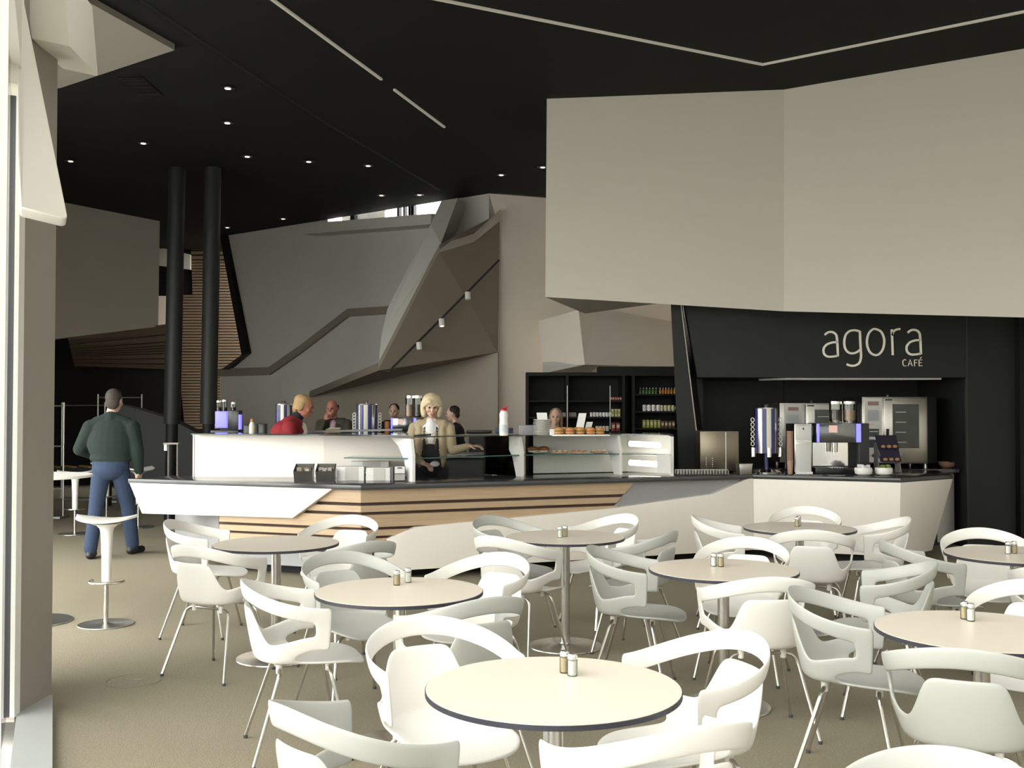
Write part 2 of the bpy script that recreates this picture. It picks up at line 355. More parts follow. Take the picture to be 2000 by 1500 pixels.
for k in range(5):                                   # boarded soffit outside the high window
    q = [w1(660 + k * 17, 436 - k * 1.2), w1(676 + k * 17, 435 - k * 1.2), w1(676 + k * 17, 416 - k * 2.6), w1(660 + k * 17, 419 - k * 2.6)]
    MB().prism([p + W1n * 0.10 + Vector((0, 0, .004 * (k % 2))) for p in q], W1n * 0.05).build('board', M['grey'], wn)
# handrail let into the stair wall
hr = [(425, 727), (524, 724), (586, 681), (678, 610), (757, 605)]
mb = MB()
for i in range(4):
    (xa, ya), (xb, yb) = hr[i], hr[i + 1]
    mb.prism([w1(xa, ya - 7, .07), w1(xb, yb - 7, .07), w1(xb, yb + 8, .07), w1(xa, ya + 8, .07)], W1n * 0.069)
o = mb.build('handrail', M['umber']); tag(o, 'brown handrail band climbing the grey stair wall in steps', 'handrail')
# diagonal white stair parapet and the dark underside of the stair
YP = 16.0
par = [P(862, 392, 16.9), P(894, 387, 16.9), P(861, 476, 16.3), P(858, 492, 16.2), P(738, 724, YP), P(745, 655, YP + .3), P(757, 602, YP + .5), P(841, 438, 16.6)]
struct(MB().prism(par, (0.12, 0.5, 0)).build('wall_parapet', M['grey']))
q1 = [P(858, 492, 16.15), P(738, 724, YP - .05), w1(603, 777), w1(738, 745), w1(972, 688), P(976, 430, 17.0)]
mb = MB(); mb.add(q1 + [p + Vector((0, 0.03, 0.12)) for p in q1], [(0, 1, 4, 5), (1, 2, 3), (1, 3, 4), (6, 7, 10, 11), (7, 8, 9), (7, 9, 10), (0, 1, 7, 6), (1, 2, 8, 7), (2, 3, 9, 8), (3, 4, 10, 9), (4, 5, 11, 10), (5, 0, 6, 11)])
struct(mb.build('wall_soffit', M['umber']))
b1 = [P(861, 477, 16.25), P(925, 457, 16.5), P(976, 410, 16.9), P(976, 432, 16.9), P(925, 473, 16.4), P(858, 493, 16.12)]
struct(MB().prism(b1, (0, 0.12, 0.02)).build('trim_7', M['taupe']))
struct(MB().prism([w1(560, 800, .03), w1(603, 777, .03), w1(972, 688, .03), down(w1(972, 688, .03)), down(w1(560, 800, .03))], W1n * .028).build('wall_stair_shade', M['brown']))  # shade below the stair, put in as a thin browner sheet over the wall
# ---- beige wall right of the stair
def w2(x, y, off=0.0): return PP(x, y, L1, L2, off)
wr = [w2(955, 378, .03), w2(1066, 387, .03), w2(1500, 422, .03), down(w2(1500, 700, .03)), down(w2(972, 700, .03)), w2(972, 436, .03)]
struct(MB().prism(wr, (0.02, 0.3, 0)).build('wall_beige', M['beige']))
YC = 15.2
cl = [P(1052, 627, 16.6), P(1130, 605, YC), P(1142, 712, YC), P(1060, 714, 16.6)]
cr = [P(1130, 605, YC), P(1166, 600, YC + .25), P(1345, 634, YC + 1.2), P(1345, 717, YC + 1.2), P(1142, 712, YC)]
mb = MB(); mb.prism(cl, (0.3, 1.6, 0)); mb.prism(cr, (0.05, 1.6, 0)); struct(mb.build('wall_bulkhead', M['beige']))
struct(MB().prism([P(1060, 714, 16.5), P(1142, 712.5, YC + .02), P(1168, 714, YC + .2), P(1152, 729, 16.6), P(1060, 729, 16.6)], (0, 0.05, 0.06)).build('trim_8', M['grey']))
# ---- hanging white volume above the cafe
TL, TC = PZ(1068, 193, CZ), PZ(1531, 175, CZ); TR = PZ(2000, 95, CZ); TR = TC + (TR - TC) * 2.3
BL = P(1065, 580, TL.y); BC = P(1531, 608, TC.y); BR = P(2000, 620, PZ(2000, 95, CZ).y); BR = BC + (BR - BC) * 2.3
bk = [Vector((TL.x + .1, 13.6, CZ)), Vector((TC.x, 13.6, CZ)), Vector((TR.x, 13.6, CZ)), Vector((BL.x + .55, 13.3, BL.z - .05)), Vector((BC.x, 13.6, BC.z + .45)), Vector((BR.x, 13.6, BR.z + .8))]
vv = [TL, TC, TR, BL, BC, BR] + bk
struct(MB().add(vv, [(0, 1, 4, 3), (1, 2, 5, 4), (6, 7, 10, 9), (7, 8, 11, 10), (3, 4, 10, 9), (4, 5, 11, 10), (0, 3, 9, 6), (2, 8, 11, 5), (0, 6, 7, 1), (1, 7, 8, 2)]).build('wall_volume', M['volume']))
# ---- black kitchen front
YK = 12.05
def k(x, y, d=0.0): return P(x, y, YK + d)
sf = [k(1334, 575), k(1887, 560), k(1887, 737), k(1362, 737)]
struct(MB().prism(sf, (0, 0.10, 0)).build('wall_fascia', M['blackwall']))
mb = MB().prism([k(1310, 594, -.04), k(1330, 594, -.04), k(1372, 940, -.04), k(1328, 940, -.04)], (0.16, 0.5, 0)); struct(mb.build('wall_post', M['blackwall']))
mb = MB().prism([k(1329.5, 594, -.05), k(1331, 594, -.05), k(1373, 940, -.05), k(1371.5, 940, -.05)], (0, 0.03, 0)); struct(mb.build('trim_9', M['taupe']))
struct(MB().prism([k(1889, 560), k(1988, 560), down(k(1988, 800)), down(k(1889, 800))], (0, 1.6, 0)).build('wall_tower', M['blackwall']))
struct(MB().prism([k(1887, 560, -.005), k(1889.5, 560, -.005), down(k(1889.5, 800, -.005)), down(k(1887, 800, -.005))], (0, 0.05, 0)).build('trim_10', M['charcoal']))
struct(MB().prism([k(1991, 560, -.12), k(2350, 560, -.12), down(k(2350, 800, -.12)), down(k(1991, 800, -.12))], (0, 1.6, 0)).build('wall_flank', M['blackdeep']))
xl, xr, xm = P(1330, 800, 13.55).x, P(1905, 800, 13.55).x, P(1531, 800, 13.55).x
zt = k(1600, 600).z
struct(MB().box(((xl + xm) / 2, 13.6, zt / 2), (xm - xl - .012, 0.1, zt)).build('wall_niche_a', M['blackwall']))
struct(MB().box(((xr + xm) / 2, 13.6, zt / 2), (xr - xm - .012, 0.1, zt)).build('wall_niche_b', M['blackwall']))
struct(MB().box((2.24, 13.1, zt / 2), (0.12, 0.9, zt)).build('wall_niche_c', M['blackwall']))
hz = k(1600, 737).z
struct(MB().prism([Vector((k(1362, 737).x, YK + .1, hz)), Vector((k(1887, 737).x, YK + .1, hz)), Vector((k(1887, 737).x, 13.55, hz)), Vector((k(1362, 737).x, 13.55, hz))], (0, 0, 0.05)).build('ceiling_niche', M['blackwall']))
hd = [Vector((P(1535, 737, 12.2).x, 12.22, hz - .002)), Vector((P(1840, 737, 12.2).x, 12.22, hz - .002)), Vector((P(1780, 737, 12.2).x, 12.65, hz - .002)), Vector((P(1500, 737, 12.2).x, 12.65, hz - .002))]
o = MB().prism(hd, (0, 0, -0.02)).build('extractor_hood', M['frame']); tag(o, 'pale flat hood panel under the black sign fascia', 'hood')
# ---- black columns
for (xt, xb, lab) in ((346, 336, 'left one of two slender black columns behind the bar'), (416, 407, 'right one of two slender black columns behind the bar')):
    Yc = 15.2; top = P(xt, 335, Yc); bot = P(xb, 828, Yc)
    d = (top - bot) / (top.z - bot.z); tp = bot + d * (CZ - bot.z); base = bot + d * (-bot.z)
    t = thing('column', lab, 'column', (base.x, base.y, 0), group='black columns')
    MB().tube([bot - base, tp - base], 0.118, 28).build('shaft', M['blackwall'], t, smooth=True)
    MB().tube([Vector((0, 0, 0)), bot - base + Vector((0, 0, .01))], 0.085, 24).build('foot', M['blackdeep'], t, smooth=True)
# ---- far left: pale balcony block, slatted soffit and wall, dark recess
tl, tr = PZ(128, 396, CZ), PZ(312, 432, CZ); bl, br = P(104, 662, tl.y - .25), P(309, 638, tr.y)
tl2 = tl + (tl - tr) * .6; bl2 = bl + (bl - br) * .6
struct(MB().prism([tl2, tr, br, bl2], (-.12, .25, 0)).build('wall_balcony', M['taupe']))
dl = struct(MB().prism([P(40, 640, 21.6), P(334, 640, 21.6), down(P(334, 700, 21.6)), down(P(40, 700, 21.6))], (0, 0.2, 0)).build('wall_recess', M['blackdeep']))
# slatted soffit under the balcony: boards of uneven width
A0, A1, B0, B1 = P(133, 663, 17.9), P(146, 717, 20.6), P(326, 637, 19.7), P(326, 724, 21.0)
cuts = [0.0, .20, .36, .44, .50, .56, .62, .74, .87, 1.0]
mb = MB(); up_ = Vector((0, 0, .006))
for c_ in cuts[1:-1]: mb.prism([lerp(A0, A1, c_ - .035) + up_, lerp(B0, B1, c_ - .035) + up_, lerp(B0, B1, c_) + up_, lerp(A0, A1, c_) + up_], (0, 0, .03))
sof = struct(mb.build('ceiling_slats', M['blackdeep']))
for i in range(len(cuts) - 1):
    u, v = cuts[i], cuts[i + 1] - .035
    MB().prism([lerp(A0, A1, u), lerp(B0, B1, u), lerp(B0, B1, v), lerp(A0, A1, v)], (0, 0, 0.04)).build('board', M['slat'], sof)
# slatted wall between the columns and the stair wall
Ys = 23.0
ws = struct(MB().prism([P(336, 460, Ys + .1), P(500, 450, Ys + .1), down(P(500, 800, Ys + .1)), down(P(336, 800, Ys + .1))], (0, 0.1, 0)).build('wall_slats', M['blackdeep']))
y = 472.0
while y < 835:
    hgt = 9.2 if y < 500 else 5.6
    xl_ = 372 + (y - 470) * .04 if y < 575 else 335 + (y - 575) * .1
    MB().prism([P(xl_, y, Ys), P(496, y, Ys), P(496, y + hgt * .70, Ys), P(xl_, y + hgt * .70, Ys)], (0, 0.06, 0)).build('slat', M['slat'], ws)
    y += hgt
struct(MB().prism([P(308, 482, 22.9), P(371, 497, 22.9), P(371, 526, 22.9), P(308, 518, 22.9)], (0, .1, 0)).build('trim_11', M['grey']))
struct(MB().prism([P(306, 578, 22.5), P(326, 578, 22.5), P(326, 640, 22.5), P(306, 640, 22.5)], (0, .1, 0)).build('trim_12', M['beige']))
# charcoal folded parapet behind the man
Yd = 16.8
struct(MB().prism([P(228, 790, Yd), P(262, 797, Yd), P(330, 818, Yd), P(385, 846, Yd), down(P(385, 900, Yd)), down(P(228, 900, Yd))], (0, 0.4, 0)).build('wall_low', M['charcoal']))
# ================================================================== the bar counter
CT = 0.90; TH = 0.045
cA, cB, cC, cD, cE = [PZ(x, y, CT) for x, y in ((250, 935), (705, 948), (1471, 927), (1759, 934), (1861, 927))]
def face(a, b):
    return lambda x, y, off=0.0: PP(x, y, a, b, off)
def nrm(a, b):
    t = (Vector((b.x, b.y)) - Vector((a.x, a.y))).normalized(); n = Vector((t.y, -t.x))
    if n.y > 0: n = -n
    return Vector((n.x, n.y, 0))
f1, f2, f3, f4 = face(cA, cB), face(cB, cC), face(cC, cD), face(cD, cE)
n1, n2, n3, n4 = nrm(cA, cB), nrm(cB, cC), nrm(cC, cD), nrm(cD, cE)
bar = thing('bar_counter', 'faceted white and oak bar counter with dark stone top', 'counter', (0, 10.6, 0))
BO = Vector((0, 10.6, 0))
def bpart(mb, name, m, parent=None, **kw):
    mb.v = [q - BO for q in mb.v]
    return mb.build(name, m, parent or bar, **kw)
bE2 = Vector((4.85, 12.0, CT)); bC2 = Vector((2.45, 12.02, CT)); bB2 = Vector((-1.30, 10.62, CT)); bA2 = Vector((-3.35, 11.35, CT))
top = [cA, cB, cC, cD, cE, bE2, bC2, bB2, bA2]
bpart(MB().plan(top, CT - TH, CT), 'worktop', M['stone'], bevel=0.003)
# carcass and plinth, set back under the top
def inset(p, d): return Vector((p.x, p.y)) + Vector(d)
gl = PZ(428, 1062, 0.1); gf = Vector((-3.72, 11.62, 0)); gl2 = PP(428, 1040, cA, cB, -0.14)
car = [Vector((gl2.x, gl2.y)), inset(cB, (0, .16)), inset(cC, (0, .14)), inset(cD, (-.02, .16)), inset(cE, (-.28, .10)), inset(bE2, (-.3, -.1)), inset(bC2, (0, -.05)), inset(bB2, (0, -.05)), Vector((-3.3, 11.9)), Vector((gf.x, gf.y))]
bpart(MB().plan(car, 0.10, CT - TH), 'carcass', M['greypanel'])
pli = [Vector((gl2.x + .1, gl2.y + .2)), inset(cB, (0.05, .34)), inset(cC, (0, .32)), inset(cD, (-.08, .30)), inset(cE, (-.4, .2)), inset(bE2, (-.4, -.15)), inset(bC2, (0, -.1)), inset(bB2, (0, -.1)), Vector((-3.2, 11.75))]
bpart(MB().plan(pli, 0.0, 0.10), 'plinth', M['blackdeep'])
# white wing on the left
wing = [f1(252, 942), f1(650, 954), f1(571, 1012), f1(277, 1003)]
bpart(MB().prism(wing, -n1 * 0.62), 'wing_panel', M['laminate'], bevel=0.004)
# dark backing behind the oak boards
bk1 = [f1(427, 1000, -.10), f1(560, 955, -.10), f1(705, 954, -.10), f1(705, 1085, -.10), f1(427, 1066, -.10)]
bpart(MB().prism(bk1, -n1 * 0.03), 'backing', M['oakdark'])
bk2 = [f2(705, 954, -.09), f2(1230, 942, -.09), f2(1190, 1000, -.09), f2(740, 1086, -.09), f2(705, 1086, -.09)]
bpart(MB().prism(bk2, -n2 * 0.03), 'backing', M['oakdark'])
# oak boards, split at the corner, with shadow gaps between them
zb = [(.862, .735), (.705, .648), (.619, .505), (.478, .424), (.40, .292)]
def line_x(p, q, y): return p[0] + (q[0] - p[0]) * (y - p[1]) / (q[1] - p[1])
def yz(fn, x, z, off): # pixel row of height z on a face at column x
    lo, hi = 800.0, 1300.0
    for _ in range(40):
        mid = (lo + hi) / 2
        if fn(x, mid, off).z > z: lo = mid
        else: hi = mid
    return lo
for z1, z0 in zb:
    off = -.05
    ya, yb_ = yz(f1, 560, z1, off), yz(f1, 560, z0, off)
    if z0 > .6:                                      # beside the wing: the board starts at its slanted end
        xa, xb = line_x((655, 950), (565, 1016), ya) - 14, line_x((655, 950), (565, 1016), yb_) - 14
        xa, xb = min(xa, 690), min(xb, 690)
    else: xa = xb = 428
    q = [f1(xa, yz(f1, xa, z1, off), off), f1(704.6, yz(f1, 704.6, z1, off), off), f1(704.6, yz(f1, 704.6, z0, off), off), f1(xb, yz(f1, xb, z0, off), off)]
    bpart(MB().prism(q, -n1 * 0.04), 'oak_board', M['oak'])
    ra, rb = yz(f2, 1210, z1, off), yz(f2, 1210, z0, off)
    if z1 > .63:
        xa, xb = line_x((1240, 942), (1197, 990), ra), line_x((1240, 942), (1197, 990), rb)
    else:
        xa, xb = {.619: (1205, 1190), .478: (1080, 900), .40: (800, 765)}[z1]
    q = [f2(705.4, yz(f2, 705.4, z1, off), off), f2(xa, yz(f2, xa, z1, off), off), f2(xb, yz(f2, xb, z0, off), off), f2(705.4, yz(f2, 705.4, z0, off), off)]
    bpart(MB().prism(q, -n2 * 0.035), 'oak_board', M['oak'])
# grey slanted infill between the boards and the white front
bpart(MB().prism([f2(1240, 940, -.07), f2(1478, 925, -.07), f2(1478, 960, -.07), f2(1190, 1000, -.07)], -n2 * 0.03), 'infill_panel', M['greypanel'])
# low white panel rising to the right
lw = [f2(735, 1116), f2(759, 1053), f2(813, 1030), f2(1195, 993), f2(1392, 965), f2(1470, 931)]
zc = PZ(1471, 1076, .1)
cbot = down(cC, .1)
lw += [Vector((cC.x, cC.y, CT - TH)), cbot, down(f2(738, 1116), .10)]
bpart(MB().prism(lw[1:], -n2 * 0.10), 'front_panel', M['laminate'], bevel=0.003)
bpart(MB().prism([Vector((cC.x, cC.y, CT - TH)), Vector((cD.x, cD.y, CT - TH)), down(cD + Vector((0, .06, 0)), .10), down(cC, .10)], -n3 * 0.10), 'front_panel', M['laminate'], bevel=0.003)
ex = P(1814, 1068, cE.y + .05)
bpart(MB().prism([Vector((cD.x, cD.y, CT - TH)), Vector((cE.x, cE.y, CT - TH)), Vector((ex.x, cE.y - .04, .10)), down(cD + Vector((0, .06, 0)), .10)], -n4 * 0.10), 'end_panel', M['laminate'], bevel=0.003)
# ---- white glazed screen on the left of the counter
s0, s1, s2 = PZ(379, 931, CT), PZ(632, 932, CT), PZ(800, 931, CT)
scr = thing('counter_screen', 'long white glazed screen standing on the left of the counter', 'screen', (s1.x, s1.y, CT))
ZT = 1.335
def spart(mb, name, m, **kw):
    mb.v = [q - Vector((s1.x, s1.y, CT)) for q in mb.v]; return mb.build(name, m, scr, **kw)
spart(MB().prism([s0, s1, s1 + Vector((0, 0, ZT - CT)), Vector((s0.x, s0.y, ZT))], (0.02, 0.05, 0)), 'panel', M['laminate'])
spart(MB().prism([s1, s2, Vector((s2.x, s2.y, ZT)), Vector((s1.x, s1.y, ZT))], (-0.02, 0.05, 0)), 'panel', M['laminate'])
spart(MB().prism([s0 + Vector((-.012, -.012, 0)), s0 + Vector((0.0, -.012, 0)), s0 + Vector((0.0, .06, 0)), s0 + Vector((-.012, .06, 0))], (0, 0, ZT - CT)), 'edge_strip', M['frame'])
# ---- glass display case
d0, d1, d2, d3 = PZ(808, 941, CT), PZ(1021, 931, CT), PZ(1213, 927, CT), PZ(1316, 930, CT)
case = thing('display_case', 'glass pastry display case with white fins and lit end', 'display case', (d1.x, d1.y, CT))
DC = Vector((d1.x, d1.y, CT)); DT = 1.325
def dpart(mb, name, m, parent=None, **kw):
    mb.v = [q - DC for q in mb.v]; return mb.build(name, m, parent or case, **kw)
back = Vector((0.12, 0.55, 0))
def fin(p, mb=None):
    # white support with a broad top that narrows to a slanted foot
    h = DT - CT - .012
    pr = [(0, 0), (0.10, 0), (.17, .20), (.30, .34), (.46, h), (.04, h), (.0, .25)]
    dirv = Vector((-0.55, 0.835, 0))
    q = [p + dirv * a + Vector((0, 0, b)) for a, b in pr]
    return MB().prism(q, (0.028, 0.008, 0))
for p in (d0, d1, d2): dpart(fin(p + Vector((-.014, 0, 0))), 'fin', M['frame'])
dpart(MB().prism([d3 + Vector((-.03, 0, 0)), d3 + Vector((0, 0, 0)), d3 + Vector((.05, .5, 0)), d3 + Vector((.02, .5, 0))], (0, 0, DT - CT - .012)), 'end_panel', M['frame'])
M['smoked'] = mat('smoked_glass', (0.03, 0.04, 0.04), 0.06, spec=0.6)
gt = [d0 + Vector((0, -.0, 0)), d1, d2, d3, d3 + Vector((.05, .6, 0)), d2 + back, d1 + back, d0 + back + Vector((0, .1, 0))]
dpart(MB().plan(gt, DT, DT + .012), 'glass_top', M['smoked'])
gs = [s0 + Vector((0, -.12, 0)), Vector((s1.x, s1.y - .35, 0)), d0 + Vector((-.004, 0, 0)), d0 + back + Vector((-.004, .1, 0)), s1 + Vector((0, .28, 0)), s0 + Vector((0.1, .28, 0))]
spart(MB().plan(gs, DT + .012, DT + .024), 'glass_top', M['smoked'])
# glass shelf halfway, its dark green front edge
zs = 1.115
sh = [P(672, 890, 10.35), P(805, 897, 10.2), Vector((d1.x - .1, d1.y + .02, zs)), Vector((d2.x, d2.y + .02, zs)), Vector((d3.x - .03, d3.y + .02, zs)), Vector((d3.x, d3.y + .42, zs)), d2 + back * .8, d1 + back * .8, d0 + back * .8 + Vector((0, .1, 0)), P(690, 888, 10.75)]
dpart(MB().plan(sh, zs, zs + .009), 'glass_shelf', M['glass'])
ed = [Vector((q.x, q.y - .004, zs + .0045)) for q in sh[:5]]
for i in range(4): dpart(MB().tube([ed[i], ed[i + 1]], 0.006, 6), 'shelf_edge', M['glassedge'])
# glass dividers and rear glass of the three right compartments
dpart(MB().prism([d1 + Vector((-.02, .05, 0)), d1 + Vector((-.01, .05, 0)), d1 + Vector((-.42, .5, 0)), d1 + Vector((-.43, .5, 0))], (0, 0, DT - CT - .01)), 'glass_divider', M['glass'])
rb = [d1 + back, d2 + back, d3 + Vector((0.02, .5, 0))]
dpart(MB().prism([rb[0], rb[1], rb[1] + Vector((0, 0, DT - CT - .012)), rb[0] + Vector((0, 0, DT - CT - .012))], (0, .012, 0)), 'back_panel', mat('frosted_back', (0.62, 0.64, 0.58), 0.25))
dpart(MB().prism([rb[1], rb[2], rb[2] + Vector((0, 0, DT - CT - .012)), rb[1] + Vector((0, 0, DT - CT - .012))], (0, .012, 0)), 'back_panel', M['frame'])
for ya in (868, 905):
    a, b = P(1231, ya - 1.5, d2.y + .2), P(1288, ya + 2, d3.y + .18)
    dpart(MB().tube([a, b], 0.030, 12), 'lamp_tube', M['tubelight'], smooth=True)
pn = [P(1283, 888, d3.y - .02), P(1309, 888, d3.y - .02), P(1310, 924, d3.y - .06), P(1283, 922, d3.y - .06)]
o = MB().prism(pn, (0, 0.008, 0)).build('price_notice', M['paper']); tag(o, 'small white paper notice on the right end of the display case', 'notice')
# ================================================================== chairs
def chair_shell():
    half = [0, .09, .17, .225, .29, .36, .44, .52, .60, .70, .79, .845, .90, .955, 1.0]
    ts = [-t for t in half[:0:-1]] + half; n = len(ts); TS = .60
    def low(t):                                      # contour at the seat
        s = abs(t); a, b = .205, .185
        if s < .62: th = s / .62 * math.pi / 2; x = a * math.sin(th) ** .86; y = -.025 - b * math.cos(th) ** .86
        else: x = a + .035 * (s - .62) / .38; y = -.025 + (s - .62) / .38 * .12
        return Vector((math.copysign(x, t), y))
    def high(t):
        s = abs(t); a, b = .289, .250
        if s < .76: th = s / .76 * math.pi / 2; x = a * math.sin(th) ** .95; y = -.02 - b * math.cos(th) ** .92
        else: x = a - .014 * (s - .76) / .24; y = -.02 + (s - .76) / .24 * .135
        return Vector((math.copysign(x, t), y))
    def S(t, z):
        k = (z - .44) / .32; k = k ** .85 if k > 0 else 0
        q = low(t).lerp(high(t), k); return Vector((q.x, q.y, z))
    def z3(t): return .813 - .108 * smooth(abs(t) / 1.0) ** .9
    def z2(t): return z3(t) - (.083 - .008 * abs(t))
    def z0(t): return .468 + .042 * smooth((abs(t) - .45) / .4)
    def z1(t):
        s = abs(t); base = .535 + .04 * smooth((s - .36) / .45)
        return lerp(.70, base, smooth((s - .19) / (.36 - .19))) if s < .36 else base
    V = []; Fc = []; Mi = []
    def nv(p): V.append(Vector(p)); return len(V) - 1
    rA = [nv(S(t, z0(t))) for t in ts]
    rm = [nv(S(t, lerp(z0(t), z1(t), .5))) for t in ts]
    r1 = [nv(S(t, z1(t))) for t in ts]
    r2 = [nv(S(t, z2(t))) for t in ts]
    r3 = [nv(S(t, z3(t))) for t in ts]
    rp = {i: nv(S(ts[i], lerp(z1(ts[i]), z2(ts[i]), .5))) for i in range(n) if abs(ts[i]) >= .845}
    def fc(a, m): Fc.append(tuple(a)); Mi.append(m)
    for i in range(n - 1):
        tab = max(abs(ts[i]), abs(ts[i + 1])) <= .361
        m = 1 if tab else 2
        fc((rA[i], rA[i + 1], rm[i + 1], rm[i]), m); fc((rm[i], rm[i + 1], r1[i + 1], r1[i]), m)
        fc((r2[i], r2[i + 1], r3[i + 1], r3[i]), 2)
        if i in rp and i + 1 in rp:
            fc((r1[i], r1[i + 1], rp[i + 1], rp[i]), 2); fc((rp[i], rp[i + 1], r2[i + 1], r2[i]), 2)
    # seat: back edge follows the wall, sides follow it as far as TS, then run free to the front
    bi = [i for i in range(n) if abs(ts[i]) <= .361]                       # back edge columns
    sl = [i for i in range(n) if -TS - .001 <= ts[i] < -.361][::-1]        # left side, going forward
    sr = [i for i in range(n) if .361 < ts[i] <= TS + .001]
    def seatedge(t): q = low(t) * .985; return Vector((q.x, q.y, .452))
    NC = len(bi); rows = []
    backrow = [seatedge(ts[i]) for i in bi]
    front_y = [.03, .09, .15, .205, .25, .275, .285]; front_w = [.207, .210, .208, .198, .172, .142, .10]; front_z = [.447, .445, .444, .440, .430, .420, .414]
    sides = [(seatedge(ts[a]), seatedge(ts[b])) for a, b in zip(sl, sr)] + [(Vector((-w, y_, z_)), Vector((w, y_, z_))) for y_, w, z_ in zip(front_y, front_w, front_z)]
    y0, yN = backrow[NC // 2].y, .285
    rows.append(backrow); NR = len(sides)
    for j, (lft, rgt) in enumerate(sides):
        f = (j + 1) / NR; row = []
        for k in range(NC):
            u = k / (NC - 1); uu = (backrow[k].x - backrow[0].x) / (backrow[-1].x - backrow[0].x); u = lerp(uu, u, .3)
            p = lft.lerp(rgt, u); bow = (backrow[k].y - lerp(backrow[0].y, backrow[-1].y, u)) * (1 - f) ** 1.3
            p.y += bow; p.z -= .022 * math.sin(math.pi * u) * math.sin(math.pi * min(1, f * .9 + .05))
            if j == NR - 1: p.y = lft.y + .012 * math.sin(math.pi * u)
            row.append(p)
        rows.append(row)
    ids = [[nv(p) for p in r] for r in rows]
    for j in range(NR):
        for k in range(NC - 1): fc((ids[j][k], ids[j][k + 1], ids[j + 1][k + 1], ids[j + 1][k]), 0)
    # join the seat to the wall
    for k in range(NC - 1): fc((ids[0][k], ids[0][k + 1], rA[bi[k + 1]], rA[bi[k]]), 0)
    edL = [ids[0][0]] + [ids[j + 1][0] for j in range(len(sl))]; wL = [rA[bi[0]]] + [rA[i] for i in sl]
    edR = [ids[0][-1]] + [ids[j + 1][-1] for j in range(len(sr))]; wR = [rA[bi[-1]]] + [rA[i] for i in sr]
    for e, w in ((edL, wL), (edR, wR)):
        for q in range(len(e) - 1): fc((e[q], e[q + 1], w[q + 1], w[q]), 0)
    me = bpy.data.meshes.new('shell'); me.from_pydata([tuple(v) for v in V], [], Fc)
    for i in range(3): me.materials.append(M['plastic'] if i != 3 else None)
    me.materials.clear()
    for i in range(3): me.materials.append(bpy.data.materials.new('slot%d' % i))
    for p, m in zip(me.polygons, Mi): p.material_index = m
    bm = bmesh.new(); bm.from_mesh(me); bmesh.ops.recalc_face_normals(bm, faces=bm.faces); bm.to_mesh(me); bm.free()
    ob = bpy.data.objects.new('shell', me); COL.objects.link(ob)
    so = ob.modifiers.new('s', 'SOLIDIFY'); so.thickness = .014; so.offset = 0; so.use_even_offset = True
    su = ob.modifiers.new('u', 'SUBSURF'); su.levels = 2; su.render_levels = 2
    dg = bpy.context.evaluated_depsgraph_get(); em = bpy.data.meshes.new_from_object(ob.evaluated_get(dg))
    verts = [v.co.copy() for v in em.vertices]; vn = [v.normal.copy() for v in em.vertices]
    parts = []
    for m, nm in ((0, 'seat'), (1, 'backrest'), (2, 'armrest')):
        idx = {}; vs = []; fs = []; nn = []
        for p in em.polygons:
            if p.material_index != m: continue
            f = []
            for v in p.vertices:
                if v not in idx: idx[v] = len(vs); vs.append(verts[v]); nn.append(vn[v])
                f.append(idx[v])
            fs.append(f)
        q = bpy.data.meshes.new(nm); q.from_pydata([tuple(v) for v in vs], [], fs)
        for pl_ in q.polygons: pl_.use_smooth = True
        q.normals_split_custom_set_from_vertices([tuple(v) for v in nn])
        parts.append(q)
    bpy.data.objects.remove(ob); bpy.data.meshes.remove(em)
    return parts
SHELL = chair_shell()
def arc(pts, r, n=5):
    pts = [Vector(p) for p in pts]; out = [pts[0]]
    for i in range(1, len(pts) - 1):
        a = (pts[i - 1] - pts[i]).normalized(); b = (pts[i + 1] - pts[i]).normalized()
        p, q = pts[i] + a * r, pts[i] + b * r
        for j in range(n + 1):
            t = j / n; out.append((p * (1 - t) + pts[i] * t) * (1 - t) + (pts[i] * (1 - t) + q * t) * t)
    return out + [pts[-1]]
def chair_parts():
    res = []
    for sy, yt, yb in ((1, .115, .20), (-1, -.11, -.235)):
        for sx in (-1, 1):
            leg = MB().tube(arc([(0.0, yt, .408), (sx * .165, yt, .408), (sx * .243, yb, .012)], .06), .0088, 8)
            cap = MB().lathe([(.0105, 0), (.0105, .016)], 10, (sx * .2435, yb, 0))
            res.append((leg.mesh('leg', M['steel'], True), cap.mesh('foot_cap', M['rubber'], True)))
    sp = []
    for sx in (-1, 1):
        for yt in (.115, -.11): sp.append(MB().lathe([(.012, -.012), (.015, -.01), (.016, .032)], 10, (sx * .105, yt, .397)).mesh('spacer', M['plastic'], True))
    return res, sp
LEGS, SPAC = chair_parts()
def make_chair(colour):
    t = thing('armchair', '', 'chair')
    for q in SHELL:
        q2 = q.copy(); q2.name = q.name; q2.materials.append(colour); link(q.name.split('.')[0], q2, t)
    for lm, cm in LEGS:
        l = link('leg', lm, t); link('foot_cap', cm, l)
    for s in SPAC: link('spacer', s, t)
    return t
CH = {'w': make_chair(M['plastic']), 'g': make_chair(M['plasticgrey'])}; used = {}
TN = {1: 'the nearest table', 2: 'the table with shakers left of centre', 3: 'the bare table farthest left', 4: 'the table right of centre', 5: 'the table in the middle by the bar', 6: 'the small far right table', 7: 'the large right table', 8: 'the table cut by the right edge'}
